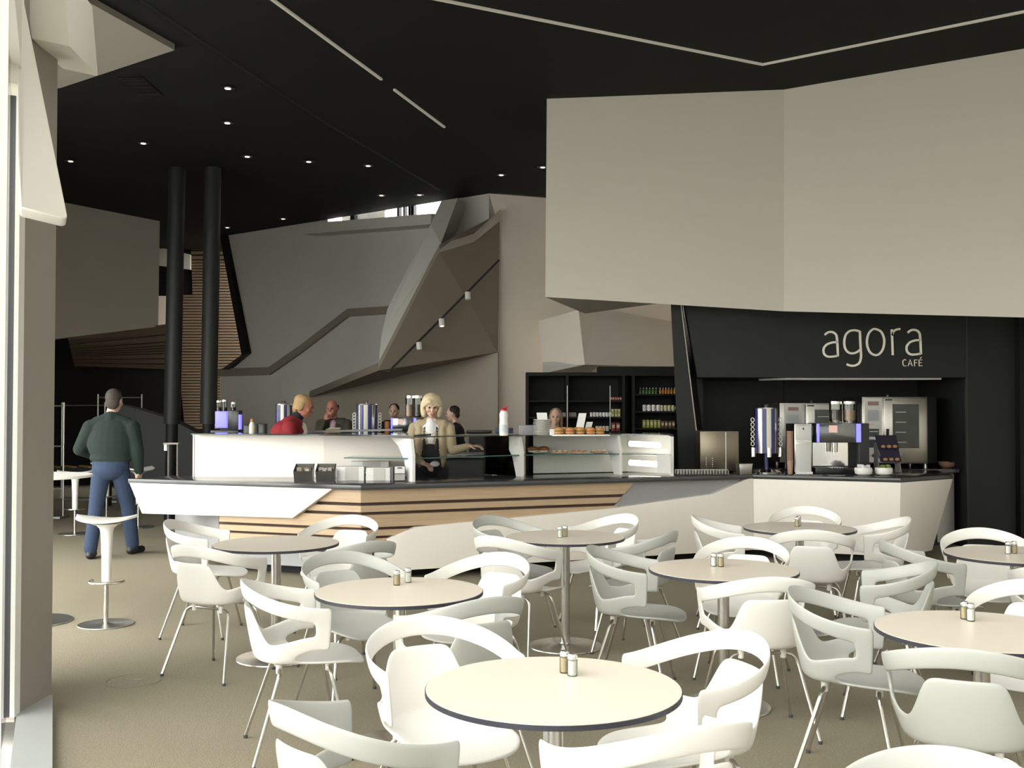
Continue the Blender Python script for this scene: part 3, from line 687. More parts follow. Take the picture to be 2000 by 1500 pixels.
chairs = [
('w', -2.209, 7.571, -0.6, 'white armchair left of the bare leftmost table, farther of the left pair'),
('w', -1.779, 6.441, 62.8, 'white armchair in front of the bare leftmost table, its back to the camera'),
('w', -1.268, 7.669, -106.3, 'white armchair behind the bare leftmost table, before the oak boards'),
('g', -1.019, 6.583, 131.6, 'grey armchair right of the bare leftmost table, seen from behind'),
('g', -0.847, 5.725, -54.0, 'grey armchair behind the two shakers left of centre, facing right'),
('w', -1.002, 5.004, 18.2, 'white armchair seen from the side, left of the shaker table left of centre'),
('w', -0.198, 5.651, -127.1, 'white armchair with its back to the bar, right of the shaker table left of centre'),
('g', -0.24, 4.711, 123.2, 'grey armchair between the nearest table and the shaker table behind it'),
('w', -0.24, 3.841, -61.3, 'large white armchair left behind the nearest table, its seat in full view'),
('g', -0.403, 3.028, 42.1, 'pale armchair at the lower left corner of the nearest table, cut by the bottom edge'),
('w', 0.604, 3.689, -158.7, 'bright white armchair at the right of the nearest table'),
('w', 0.365, 2.926, 114.1, 'white armchair at the bottom edge in front of the nearest table'),
('g', 0.951, 2.25, -105.0, 'grey armchair of which only the rim shows in the bottom right corner'),
('g', 0.708, 6.077, -14.6, 'grey armchair in side view left of the table right of centre'),
('g', 0.818, 7.011, 149.3, 'grey armchair right of the middle table, its back turned to the right'),
('w', 0.048, 6.835, 52.6, 'white armchair left in front of the middle table, its back to the camera'),
('g', 0.002, 7.702, -42.3, 'grey armchair behind left of the middle table, nearest the oak boards'),
('w', 0.656, 7.869, -150.6, 'white armchair behind right of the middle table by the bar'),
('w', 1.38, 6.344, -112.6, 'white armchair behind the table right of centre, facing the camera'),
('w', 2.06, 7.218, 73.9, 'white armchair in front of the far right table by the bar, back to the camera'),
('w', 1.623, 7.873, -9.5, 'white armchair left of the far right table by the bar'),
('w', 2.336, 8.398, -110.8, 'white armchair behind the far right table, closest to the bar front'),
('w', 2.661, 7.805, 173.0, 'white armchair right of the far right table by the bar, facing left'),
('w', 1.22, 5.287, 93.5, 'white armchair before the table right of centre, broad back to the camera'),
('g', 1.497, 4.621, -24.4, 'grey armchair in side view left of the large right table'),
('g', 1.622, 3.778, 66.5, 'grey armchair before the large right table, broad back to the camera'),
('w', 2.324, 4.722, -123.5, 'white armchair behind the large right table, cut by the right edge'),
('g', 2.529, 6.405, 3.5, 'grey armchair left of the far table cut by the right edge, facing right'),
('g', 1.974, 5.624, 160.7, 'grey armchair right of the table right of centre, facing left'),
('w', 3.075, 6.809, -105.0, 'pale armchair behind the far table at the right edge, before the black wall'),
('w', 3.049, 5.805, 80.0, 'white armchair sliver at the right edge before the far table'),
]
for kind, x, y, h, lab in chairs:
    if kind not in used: t = CH[kind]; used[kind] = 1
    else: t = copy_tree(CH[kind])
    t.location = (x, y, 0); t.rotation_euler = (0, 0, math.radians(h - 90)); tag(t, lab, 'chair', 'cafe armchairs round the tables')
# ================================================================== tables and shakers
def make_table(R=0.40):
    t = thing('round_table', '', 'table')
    MB().lathe([(R - .006, .736), (R - .0025, .7365), (R - .0025, .7395), (R - .004, .74)], 72).build('table_top', M['tabletop'], t)
    MB().lathe([(R - .008, .7205), (R, .7225), (R, .7375), (R - .0035, .7378)], 72).build('table_edge', M['tableedge'], t)
    MB().lathe([(.075, .71), (.09, .7202)], 32).build('mount_plate', M['steeldull'], t)
    MB().lathe([(.031, .02), (.031, .712)], 28).build('column', M['steel'], t, smooth=True)
    MB().lathe([(.245, 0), (.25, .004), (.248, .010), (.06, .018), (.04, .024), (.034, .034)], 64).build('base_plate', M['steel'], t, smooth=True)
    return t
tabs = [(1080, 3.30, 'round beige table nearest the camera with two shakers', 1), (781, 5.03, 'round beige table left of centre with two shakers set apart', 2), (541, 6.79, 'round bare table farthest left with no shakers', 3), (1411, 5.70, 'round beige table right of centre with shakers side by side', 4), (1104, 7.13, 'round beige table in the middle before the bar', 5), (1560, 7.66, 'small far round table before the white bar front at right', 6), (1912, 4.14, 'large round beige table running off the right edge', 7), (1980, 6.28, 'far round table cut by the right edge before the black wall', 8)]
proto = None; tpos = {}
for xc, Y, lab, n in tabs:
    t = make_table() if proto is None else copy_tree(proto)
    proto = proto or t
    t.location = ((xc - 1000) / F * Y, Y, 0); tag(t, lab, 'table', 'round pedestal tables'); tpos[n] = t.location.copy()
M['salt'] = mat('salt', (0.82, 0.80, 0.76), 0.6); M['pepper'] = mat('pepper', (0.52, 0.42, 0.28), 0.9, var=0.5, vscale=300)
def make_shaker(m):
    t = thing('shaker', '', 'shaker')
    MB().lathe([(.0145, 0), (.0165, .002), (.0165, .052), (.013, .058)], 12).build('jar', M['glass'], t)
    MB().lathe([(.0135, .004), (.0135, .049)], 12).build('filling', m, t)
    MB().lathe([(.0165, .056), (.0168, .066), (.0135, .072), (.004, .0735)], 16).build('cap', M['chrome'], t, smooth=True)
    return t
sp0 = {'s': make_shaker(M['salt']), 'p': make_shaker(M['pepper'])}; su_ = {}
shk = [('p', 1103, 1314, 1), ('s', 1118, 1320, 1), ('p', 775, 1143, 2), ('s', 797, 1138, 2), ('s', 1094, 1050, 5), ('p', 1104, 1048, 5), ('s', 1394, 1106, 4), ('p', 1408, 1107, 4), ('p', 1557, 1029, 6), ('s', 1560, 1027, 6), ('p', 1884, 1209, 7), ('s', 1896, 1213, 7), ('s', 1969, 1082, 8), ('p', 1981, 1081, 8)]
for kd, x, y, n in shk:
    t = sp0[kd] if kd not in su_ else copy_tree(sp0[kd]); su_[kd] = 1
    q = PZ(x, y, .74); t.location = (q.x, q.y, .7401)
    tag(t, ('white salt shaker with steel cap on ' if kd == 's' else 'tan pepper shaker with steel cap on ') + TN[n], 'shaker', 'salt and pepper shakers')
# ================================================================== bar stools and high table
def make_stool():
    t = thing('bar_stool', '', 'stool')
    mb = MB(); n, m = 18, 10; vs = []; fs = []
    # saddle seat: long across, dished, pointed up at the ends
    for j in range(m + 1):
        v = -1 + 2 * j / m
        for i in range(n + 1):
            u = -1 + 2 * i / n; e = math.sqrt(max(0, 1 - abs(u) ** 2.6))
            vs.append((u * .225, v * .165 * max(e, .03), .79 + .030 * abs(u) ** 2.0 - .012 * v * v))
    for j in range(m):
        for i in range(n): a = j * (n + 1) + i; fs.append((a, a + 1, a + n + 2, a + n + 1))
    top_n = len(vs)
    for (x, y, z) in list(vs):
        r = min(1, math.hypot(x / .225, y / .165)); vs.append((x, y, z - .012 - .035 * (1 - r) ** 1.2))
    fs += [tuple(q + top_n for q in f[::-1]) for f in fs]
    rim = [i for i in range(n + 1)] + [j * (n + 1) + n for j in range(1, m + 1)] + [m * (n + 1) + i for i in range(n - 1, -1, -1)] + [j * (n + 1) for j in range(m - 1, 0, -1)]
    for q in range(len(rim)): a, b = rim[q], rim[(q + 1) % len(rim)]; fs.append((a, a + top_n, b + top_n, b))
    mb.add(vs, fs); mb.build('seat', M['plastic'], t, smooth=True)
    MB().lathe([(.034, .32), (.036, .5), (.044, .68), (.052, .715), (.075, .738), (.11, .752)], 24).build('stem', M['plastic'], t, smooth=True)
    MB().lathe([(.017, .01), (.017, .33)], 16).build('pole', M['steel'], t, smooth=True)
    a = [(math.cos(q) * .125, math.sin(q) * .11 + .01, .318) for q in [math.radians(-200 + 220 * i / 16) for i in range(17)]]
    MB().tube(a, .009, 8).build('foot_rest', M['steel'], t, smooth=True)
    MB().lathe([(.197, 0), (.20, .004), (.198, .009), (.03, .014), (.02, .02)], 48).build('base_plate', M['steeldull'], t, smooth=True)
    return t
st = make_stool(); first = True
for x, y, rz, lab in ((207, 1220, 0, 'white bar stool nearest the camera with round steel base'), (146, 1043, 5, 'white bar stool behind the high table at left'), (270, 1030, 60, 'white bar stool mostly hidden right behind the man'), (208, 1012, 20, 'white bar stool hidden behind the legs of the man')):
    q = PZ(x, y, 0); t = st if first else copy_tree(st); first = False
    t.location = (q.x, q.y, 0); t.rotation_euler = (0, 0, math.radians(rz)); tag(t, lab, 'stool', 'white bar stools')
hq = Vector((-3.60, 7.95, 0))
t = thing('high_table', 'round white high table half hidden by the pillar at left', 'table', hq)
MB().lathe([(.395, 1.085), (.40, 1.088), (.40, 1.102), (.397, 1.105)], 64).build('table_top', M['plastic'], t)
MB().lathe([(.03, .02), (.03, 1.085)], 24).build('column', M['steel'], t, smooth=True)
MB().lathe([(.265, 0), (.27, .004), (.268, .012), (.04, .02)], 48).build('base_plate', M['steeldull'], t, smooth=True)
# round floor hatch in the carpet
q = PZ(260, 1330, 0)
t = thing('floor_hatch', 'faint round service hatch set flush in the carpet', 'hatch', (q.x, q.y, 0))
MB().lathe([(.150, 0.0), (.150, .0025)], 48).build('lid', M['carpet'], t)
mb = MB()
mb.lathe([(.152, 0), (.152, .0035), (.158, .0035), (.158, 0), (.152, 0)], 48, cap=False); mb.build('rim', mat('hatch_rim', (.24, .22, .17), .7), t)
MB().box((.02, 0.02, .003), (.05, .03, .003)).build('pull', mat('hatch_pull', (.27, .25, .22), .5), t)
ORD = ['first', 'second', 'third', 'fourth', 'fifth', 'sixth', 'seventh', 'eighth', 'ninth', 'tenth', 'eleventh']
# ================================================================== the sign on the black fascia
def kp(zx, zy, d=-.012): return P(1300 + zx / 3.3333, 600 + zy / 3.3333, YK + d)
M['letter'] = mat('sign_letters', (0.90, 0.85, 0.74), 0.5)
sign = thing('cafe_sign', 'pale raised lettering reading agora CAFÉ on the black fascia', 'sign', kp(1345, 300, 0))
SO = kp(1345, 300, 0)
def letter(nm, strokes, w, closed=False):
    mb = MB()
    for st_ in strokes:
        cl = st_[0] == 'o'; ln = st_[0] == 'l'; pts = [(a, b, 0) for a, b in st_[1:]]
        c = pts if ln else catmull(pts, 7, cl)
        mb.ribbon([kp(p[0], p[1]) - SO for p in c], w, (0, 0.012, 0), closed=cl, nrm=(0, 1, 0))
    mb.build(nm, M['letter'], sign)
W_ = 13.5 / 3.3333 * YK / F
def a_strokes(x, y): return [('c', (1036 + x, 180 + y), (1060 + x, 163 + y), (1090 + x, 163 + y), (1112 + x, 182 + y), (1118 + x, 220 + y), (1121 + x, 270 + y), (1123 + x, 320 + y)), ('c', (1118 + x, 228 + y), (1085 + x, 230 + y), (1050 + x, 243 + y), (1030 + x, 270 + y), (1033 + x, 303 + y), (1056 + x, 321 + y), (1090 + x, 321 + y), (1122 + x, 316 + y))]
letter('letter_a', a_strokes(0, 0), W_)
letter('letter_g', [('c', (1266, 158), (1235, 150), (1200, 155), (1174, 180), (1164, 225), (1170, 268), (1192, 295), (1222, 300), (1250, 290), (1266, 276)), ('c', (1266, 155), (1268, 210), (1271, 270), (1273, 325), (1262, 362), (1235, 379), (1205, 380), (1179, 371))], W_)
letter('letter_o', [('o', (1368, 142), (1402, 158), (1421, 195), (1424, 236), (1412, 280), (1386, 308), (1358, 310), (1330, 290), (1314, 250), (1313, 208), (1324, 170), (1345, 147))], W_)
letter('letter_r', [('l', (1474, 144), (1480, 312)), ('c', (1475, 185), (1484, 160), (1503, 146), (1529, 141))], W_)
letter('letter_a', a_strokes(541, -14), W_)
w2_ = 4.2 / 3.3333 * YK / F
letter('letter_c', [('c', (1566, 345), (1556, 341), (1547, 350), (1546, 364), (1550, 378), (1558, 383), (1567, 381))], w2_)
letter('letter_a', [('l', (1580, 383), (1593, 341), (1607, 383)), ('l', (1585, 368), (1602, 368))], w2_)
letter('letter_f', [('l', (1622, 384), (1621, 341)), ('l', (1620, 343), (1640, 343)), ('l', (1621, 361), (1637, 361))], w2_)
letter('letter_e', [('l', (1652, 384), (1651, 341)), ('l', (1650, 343), (1671, 343)), ('l', (1651, 361), (1668, 361)), ('l', (1651, 381), (1672, 381)), ('l', (1658, 334), (1667, 325))], w2_)
# ================================================================== things on the counter
CT = CT + .0006
def at(x, y, z=CT): q = PZ(x, y, z); return q, q.y / F
# cutlery bins with sachets
M['sachet'] = mat('sachets', (0.33, 0.20, 0.12), 0.7, var=0.8, vscale=60, col2=(.7, .6, .5)); M['sachet2'] = mat('grey_sachets', (0.16, 0.15, 0.12), 0.7, var=0.9, vscale=60, col2=(.5, .45, .4))
for x, m, lab in ((591, 'sachet', 'dark open bin of red sachets, left of the pair on the counter'), (634, 'sachet2', 'dark open bin of grey sachets, right of the pair on the counter')):
    q, s = at(x, 940); w = 34 * s; h = 32 * s
    t = thing('sachet_bin', lab, 'bin', (q.x, q.y + .06, CT), 0.05, 'open sachet bins')
    b = [(-w / 2, -.06, 0), (w / 2, -.06, 0), (w / 2, .09, 0), (-w / 2, .09, 0)]; hf, hb = h * .62, h * 1.02
    tp = [(-w / 2 * 1.08, -.075, hf), (w / 2 * 1.08, -.075, hf), (w / 2 * 1.08, .10, hb), (-w / 2 * 1.08, .10, hb)]
    vs = b + tp + [(p[0] * .92, p[1] * .9, p[2] - .002) for p in tp] + [(p[0] * .9, p[1] * .9, .01) for p in b]
    fs = [(3, 2, 1, 0)] + [(i, (i + 1) % 4, 4 + (i + 1) % 4, 4 + i) for i in range(4)] + [(4 + i, 4 + (i + 1) % 4, 8 + (i + 1) % 4, 8 + i) for i in range(4)] + [(8 + i, 8 + (i + 1) % 4, 12 + (i + 1) % 4, 12 + i) for i in range(4)] + [(12, 13, 14, 15)]
    MB().add(vs, fs).build('box', mat('bin_steel', (.075, .07, .062), .3, .6), t)
    mb = MB(); rr = random.Random(x)
    for i in range(26):
        mb.box((rr.uniform(-.4, .4) * w, rr.uniform(-.045, .07), hf - .012 + rr.uniform(0, .03)), (.045, .012, .035), rr.uniform(-1, 1))
    o = mb.build('sachets', M[m], t); o['kind'] = 'stuff'
# napkin stacks
for x, y, wp, hp, lab in ((684, 939, 53, 27, 'front left stack of white napkins on the counter'), (738, 939, 47, 25, 'front right stack of white napkins on the counter'), (722, 934.5, 74, 33, 'rear stack of white napkins behind the other two')):
    q, s = at(x, y); w, h = wp * s, hp * s
    t = thing('napkin_stack', lab, 'napkins', (q.x, q.y + .09, CT), 0, 'napkin stacks')
    nl = 9
    for k in range(nl): MB().box((random.uniform(-.002, .002), 0, h * (k + .5) / nl), (w, .17, h / nl * .93)).build('fold', M['paper'], t)
    MB().box((w * .05, -.0865, h / 2), (w * .48, .004, h * .96)).build('band', mat('band_grey', (.52, .50, .47), .7), t)
q, s = at(780, 941)
t = thing('card_holder', 'small dark stand holding a white printed card on the counter', 'card holder', (q.x, q.y + .03, CT), 0.25)
MB().box((0, .01, .075), (.11, .012, .15)).build('back_plate', M['blackplastic'], t)
MB().box((0, .0, .112), (.098, .006, .068)).build('card', M['paper'], t)
MB().box((0, -.001, .042), (.098, .01, .06)).build('pocket', mat('pocket', (.45, .42, .41), .6), t)
MB().prism([(-.03, -.004, .125), (-.015, -.004, .137), (.015, -.004, .137), (.03, -.004, .125)], (0, .002, 0)).build('printed_arch', M['charcoal'], t)
MB().box((-.06, .06, .07), (.012, .12, .14)).build('side', M['blackplastic'], t)
q, s = at(685, 926); t = MB().lathe([(.022, 0), (.022, .10), (.02, .102)], 16, ).build('steel_pot', M['steel'], None, smooth=True); t.location = (q.x, q.y, CT); tag(t, 'small steel pot behind the napkin stacks', 'pot')
t.location.z = CT; 
# ---- on the glass top of the display case
TZ = DT + .0125
q, s = at(984, 851, TZ)
t = thing('squeeze_bottle', 'white squeeze bottle with red cap on the glass top', 'bottle', (q.x, q.y + .03, TZ))
MB().lathe([(.040, 0), (.045, .01), (.045, .12), (.040, .15), (.044, .18), (.044, .215), (.030, .245)], 24).build('body', M['porcelain'], t, smooth=True)
MB().lathe([(.030, .243), (.031, .262), (.012, .274)], 16).build('cap', mat('red_cap', (.55, .03, .05), .4), t, smooth=True)
MB().tube([(-.0, 0, .268), (.022, 0, .28), (.042, 0, .288)], [.011, .009, .006], 8).build('spout', bpy.data.materials['red_cap'], t, smooth=True)
MB().lathe([(.0455, .03), (.0455, .11)], 24, cap=False).build('label_band', mat('label_band', (.55, .6, .62), .5, var=.3, vscale=40), t)
q, s = at(1061, 851, TZ)
plate = None
for i in range(11):
    o = MB().lathe([(.045, 0), (.05, .002), (.088, .010), (.098, .0135), (.098, .0155), (.086, .0135), (.05, .006)], 28).build('plate', M['porcelain'], smooth=True) if plate is None else link('plate', plate.data)
    plate = plate or o
    o.location = (q.x + random.uniform(-.003, .003), q.y + .09, TZ + i * .0145)
    tag(o, ORD[i] + ' white plate from the bottom of the stack on the glass top' if i < 10 else 'topmost white plate of the stack on the glass top', 'plate', 'stacked white plates')
def card(x, y0, y1, wp, Y, lab, lean=.06, tilt=0.0):
    a = P(x - wp / 2, y1, Y); b = P(x + wp / 2, y1, Y); c = P(x + wp / 2 + tilt, y0, Y + lean); d = P(x - wp / 2 + tilt, y0, Y + lean)
    o = MB().prism([a, b, c, d], (0, .004, 0)).build('card', M['paper']); return tag(o, lab, 'card')
card(1060, 806, 824, 20, q.y + .09 + .06, 'white card standing behind the plate stack', .02, -2)
card(1078, 838, 850, 9, q.y - .03, 'tiny white price card right of the plate stack', .02)
q2, s2 = at(1135, 852, TZ)
tr = thing('pastry_tray', 'long white tray of filled rolls on the glass top', 'tray', (q2.x, q2.y + .12, TZ))
MB().box((0, 0, .008), (.56, .20, .016)).build('tray', M['porcelain'], tr, bevel=.006)
M['roll'] = mat('baked_roll', (.52, .25, .08), .7, var=.35, vscale=30); M['ham'] = mat('ham', (.55, .18, .14), .6, var=.3, vscale=50); M['lettuce'] = mat('lettuce', (.20, .26, .06), .7, var=.4, vscale=60); M['bun'] = mat('brown_bun', (.30, .12, .045), .5, var=.3, vscale=30); M['cream'] = mat('cream', (.78, .72, .60), .6)
rolln = 0
for i, (dx, dy) in enumerate(((-.21, -.02), (-.10, -.03), (.0, -.02), (.10, -.03), (.19, -.02), (-.15, .05), (-.03, .055), (.09, .05))):
    kx = q2.x + dx; ky = q2.y + .12 + dy
    t = thing('filled_roll', ['filled bread roll at the left end of the tray', 'filled bread roll second from the left in front', 'filled bread roll in the middle of the front row', 'filled bread roll second from the right in front', 'filled bread roll at the right end of the tray', 'filled bread roll at the left of the back row', 'filled bread roll in the middle of the back row', 'filled bread roll at the right of the back row'][i], 'roll', (kx, ky, TZ + .0162), random.uniform(-.4, .4), 'filled rolls on the tray')
    MB().sphere((0, 0, .018), (.047, .035, .018), 14, 8).build('roll_base', M['roll'], t, smooth=True)
    MB().sphere((0, -.006, .033), (.046, .034, .007), 12, 6).build('filling', M['ham'] if i % 2 else M['lettuce'], t, smooth=True)
    MB().sphere((0, 0, .047), (.045, .034, .022), 14, 8).build('roll_top', M['roll'], t, smooth=True)
card(1132, 807, 838, 15, q2.y + .30, 'leaning white menu card behind the tray of rolls', .06, 6)
card(1147, 824, 842, 12, q2.y + .36, 'smaller pale card behind the menu card', .03, 5)
q3, s3 = at(1030, 850, TZ); o = MB().box((0, 0, .05), (.17, .12, .10)).build('scale_box', mat('scale_grey', (.28, .27, .29), .4), bevel=.006); o.location = (q3.x, q3.y + .12, TZ); tag(o, 'low grey box left of the plate stack', 'box')
# ---- pastries on the shelf inside
ZS = 1.1245
def pastry_plate(x, y, lab, kind):
    q = PZ(x, y, ZS); t = link('serving_plate', plate.data); t.location = (q.x, q.y + .06, ZS); t.scale = (.98, .8, 1); tag(t, 'white plate under ' + lab, 'plate', 'plates in the display case')
    q = Vector((q.x, q.y + .06, ZS + .008))
    if kind == 'bun':
        for k, dx in enumerate((-.06, .055)):
            o = thing('bun', ('left' if k == 0 else 'right') + ' glossy brown bun in the display case', 'bun', q + Vector((dx, 0, 0)), group='brown buns')
            MB().sphere((0, 0, .016), (.058, .05, .016), 14, 7).build('cream_base', M['cream'], o, smooth=True); MB().sphere((0, 0, .042), (.062, .052, .028), 16, 9).build('crust', M['bun'], o, smooth=True)
    else:
        for k in range(3):
            o = thing('pastry', ['left', 'middle', 'right'][k] + ' small pastry of ' + lab, 'pastry', q + Vector(((k - 1) * .06, random.uniform(-.02, .02), 0)), random.uniform(-.5, .5), 'small pastries')
            MB().box((0, 0, .010), (.05, .045, .02)).build('base', M['roll'], o, bevel=.006); MB().sphere((0, 0, .022), (.022, .02, .010), 10, 6).build('topping', M['cream'] if kind == 'c' else M['ham'], o, smooth=True)
pastry_plate(1052, 886, 'the two brown buns', 'bun'); pastry_plate(1094, 887, 'the second pastry plate', 'c'); pastry_plate(1132, 887, 'the third pastry plate', 'h'); pastry_plate(1170, 886, 'the rightmost pastry plate', 'c')
# ================================================================== machines
M['machine'] = mat('machine_head', (.22, .23, .24), .14, .9, var=.3, vscale=9)
M['bean'] = mat('coffee_beans', (.05, .025, .015), .5, var=.6, vscale=120); M['dark_glass'] = mat('oven_glass', (.035, .045, .04), .08, var=.4, vscale=6)
M['stripeblue'] = mat('stripe_blue', (.035, .04, .16), .3); M['stripewhite'] = mat('stripe_white', (.72, .69, .60), .35)
M['papercup'] = mat('paper_cup', (.42, .27, .20), .7); M['papercup2'] = mat('orange_cup', (.50, .20, .09), .7)
RB = 12.85
def atq(x, yb, zb):
    if zb > 1.0: return P(x, 845, RB), RB / F
    return at(x, yb, zb)
def striped_tower(x, yb, zb, wpx, hpx, lab, off=.12, cups=True):
    q, s = atq(x, yb, zb); R = wpx * s / 2; h = hpx * s
    t = thing('cup_tower', lab, 'cup dispenser', (q.x, q.y + off, zb))
    MB().lathe([(R * 1.02, 0), (R * 1.05, .02), (R * .9, .05), (R * .3, .06)], 32).build('base_plate', M['chrome'], t, smooth=True)
    MB().lathe([(.022, .03), (.022, h * .35)], 16).build('stem', M['navy'], t)
    z0, z1 = h * .30, h * .95; n = 16; mats = ['chrome', 'stripeblue', 'steel', 'stripeblue', 'stripewhite', 'stripeblue', 'steel', 'stripeblue']
    for i in range(n):
        a0, a1 = 2 * math.pi * (i - .5) / n - math.pi / 2, 2 * math.pi * (i + .5) / n - math.pi / 2; mb = MB(); pts = []
        for kq in range(4): a = lerp(a0, a1, kq / 3); pts.append((R * .72 * math.cos(a), R * .72 * math.sin(a), z0))
        pts += [(R * .5 * math.cos(a1), R * .5 * math.sin(a1), z0), (R * .5 * math.cos(a0), R * .5 * math.sin(a0), z0)]
        mb.prism(pts, (0, 0, z1 - z0)).build('stripe', M[mats[(i + 4) % 8]], t)
    MB().lathe([(R * .72, z1), (R * .70, z1 + .012), (R * .1, z1 + .02), (.03, z1 + .045)], 28).build('lid', M['steel'], t, smooth=True)
    for sx in (-1, 1):
        mb = MB().lathe([(R * .16, z0 - .04), (R * .16, z0 + .06)], 16, (sx * R * .82, -.01, 0)); mb.build('nozzle', M['chrome'], t)
        if cups:
            for kq in range(6):
                zc = lerp(z0 + .10, z1 - .12, kq / 5); mb = MB(); c = Vector((sx * R * .86, -.02, zc)); ring_ = [c + Vector((math.cos(a) * .018, math.sin(a) * .006, math.sin(a) * .022)) for a in [2 * math.pi * u / 10 for u in range(11)]]
                mb.tube(ring_, .005, 6).build('cup_handle', M['porcelain'], t)
    MB().lathe([(R * .16, z0 - .04), (R * .16, z0 + .06)], 16, (0, -R * .66, 0)).build('nozzle', M['chrome'], t)
    return t
striped_tower(1503, 926, CT, 64, 134, 'striped chrome and blue cup tower on the right counter', .14)
# box boiler
q, s = at(1412, 924); w, h = 76 * s, 82 * s
t = thing('water_boiler', 'brown steel boiler box with vent slots at the right of the bar', 'boiler', (q.x - .02, q.y + .22, CT), -.05)
MB().box((0, 0, h / 2 + .01), (w, .36, h - .02)).build('housing', mat('bronze_steel', (.20, .17, .125), .32, .85), t, bevel=.012)
MB().box((w * .16, -.182, h / 2), (.010, .008, h * .94)).build('edge_trim', M['stripewhite'], t)
for i in range(6):
    for xx in (-.18, -.34): MB().box((w * xx, -.182, .05 + i * .022), (.010, .006, .008)).build('vent', M['chrome'], t)
for xx in (-.4, .4): MB().box((w * xx, 0, .006), (.03, .3, .012)).build('foot', M['rubber'], t)
q, s = at(1452, 926); t = thing('steel_container', 'small open steel container beside the boiler', 'container', (q.x, q.y - .03, CT), .1)
MB().box((0, 0, .055), (.13, .12, .11), taper=1.12).build('body', M['steeldull'], t, bevel=.006); MB().box((0, 0, .112), (.15, .14, .006)).build('rim', M['steel'], t)
# lids and drip rack
q, s = at(1375, 929); t = thing('drip_rack', 'low metal drip rack with thin bars by the display case', 'rack', (q.x, q.y + .10, CT))
for i in range(18): MB().box((-.27 + i * .0315, 0, .030), (.006, .12, .045)).build('bar', M['steeldull'], t)
MB().box((0, 0, .006), (.56, .13, .010)).build('tray', M['blackplastic'], t); MB().box((0, .065, .032), (.56, .008, .05)).build('rail', M['steeldull'], t)
for i in range(4):
    o = link('saucer', plate.data); o.location = (q.x - .18 + i * .056, q.y + .30, CT + .0002); o.scale = (.26, .4, 1); tag(o, ORD[i] + ' small white saucer from the left behind the drip rack', 'saucer', 'saucers behind the drip rack')
# cup stack
def cup_stack(x, yb, zb, hpx, wpx, lab, m, off=.05, grp='paper cup stacks'):
    q, s = atq(x, yb, zb); h = hpx * s; r = wpx * s / 2; n = max(3, int(h / .018)); t = thing('cup_stack', lab, 'cups', (q.x, q.y + off, zb), group=grp)
    MB().lathe([(r * .75, 0), (r * .98, h * .30)], 16).build('cup', m, t, smooth=True)
    for i in range(n): z = h * .30 + (h * .7) * i / n; MB().lathe([(r * .93, z), (r, z + h * .7 / n * .8), (r * 1.03, z + h * .7 / n * .9)], 16).build('cup_rim', m, t, smooth=True)
cup_stack(1546, 926, CT, 84, 13, 'tall stack of brown paper cups left of the coffee machine', M['papercup'], .06)
def coffee_machine(x, yb, zb, wpx, hpx, lab, off, full=True):
    q, s = atq(x, yb, zb); w, h = wpx * s, hpx * s
    t = thing('coffee_machine', lab, 'coffee machine', (q.x, q.y + off, zb))
    d = .44; f = -d / 2
    MB().box((0, .02, h * .06), (w, d, h * .12)).build('base', M['blackplastic'], t, bevel=.006)
    MB().box((0, .10, h * .38), (w * .98, d - .2, h * .56)).build('rear_body', M['blackplastic'], t)
    MB().box((-w * .14, -.03, h * .37), (w * .66, .012, h * .46)).build('splash_panel', M['chrome'], t)
    MB().box((w * .40, -.06, h * .38), (w * .18, .30, h * .55)).build('side_wall', M['blackplastic'], t)
    hd_ = MB().box((-w * .12, -.05, h * .80), (w * .74, .34, h * .38)).build('head', M['machine'], t, bevel=.006)
    MB().box((w * .36, -.06, h * .80), (w * .24, .33, h * .38)).build('side_cover', M['blackplastic'], t)
    MB().box((w * .285, -.226, h * .80), (w * .085, .012, h * .36)).build('light_strip', M['bluelight'], t)
    MB().box((-w * .46, -.226, h * .80), (w * .04, .012, h * .36)).build('light_strip', M['bluelight'], t)
    MB().box((-w * .18, -.223, h * .88), (w * .15, .008, h * .14)).build('display', mat('screen_warm', (.5, .35, .3), .3, emit=(.8, .45, .4), es=.35), t)
    MB().lathe([(w * .055, h * .42), (w * .06, h * .62)], 16, (-w * .12, -.15, 0)).build('spout', M['chrome'], t, smooth=True)
    for xx in (-.15, -.09): MB().lathe([(.006, h * .36), (.006, h * .43)], 8, (w * xx, -.17, 0)).build('nozzle', M['chrome'], t)
    for i in range(5): MB().box((-w * .14 + i * .028 - .05, -.19, h * .125), (.012, .16, .008)).build('drip_bar', M['steel'], t)
    return t, w, h, s
t, w, h, s = coffee_machine(1648, 926, CT, 106, 100, 'chrome coffee machine with blue lights on the right counter', .24)
for xx, m in ((-.02, 'bean'), (.24, 'papercup')):
    MB().lathe([(w * .075, h), (w * .115, h * 1.03), (w * .115, h * 1.38)], 20, (w * xx, 0, 0), cap=False).build('hopper', M['glass'], t, smooth=True)
    MB().lathe([(w * .07, h * 1.02), (w * .10, h * 1.05), (w * .10, h * 1.25)], 18, (w * xx, 0, 0)).build('hopper_filling', M[m], t)
    MB().lathe([(w * .12, h * 1.37), (w * .12, h * 1.42), (w * .03, h * 1.43)], 20, (w * xx, 0, 0)).build('hopper_lid', M['chrome'], t, smooth=True)
    MB().lathe([(w * .105, h * 1.0), (w * .095, h * 1.06)], 18, (w * xx, 0, 0)).build('hopper_collar', M['chrome'], t)
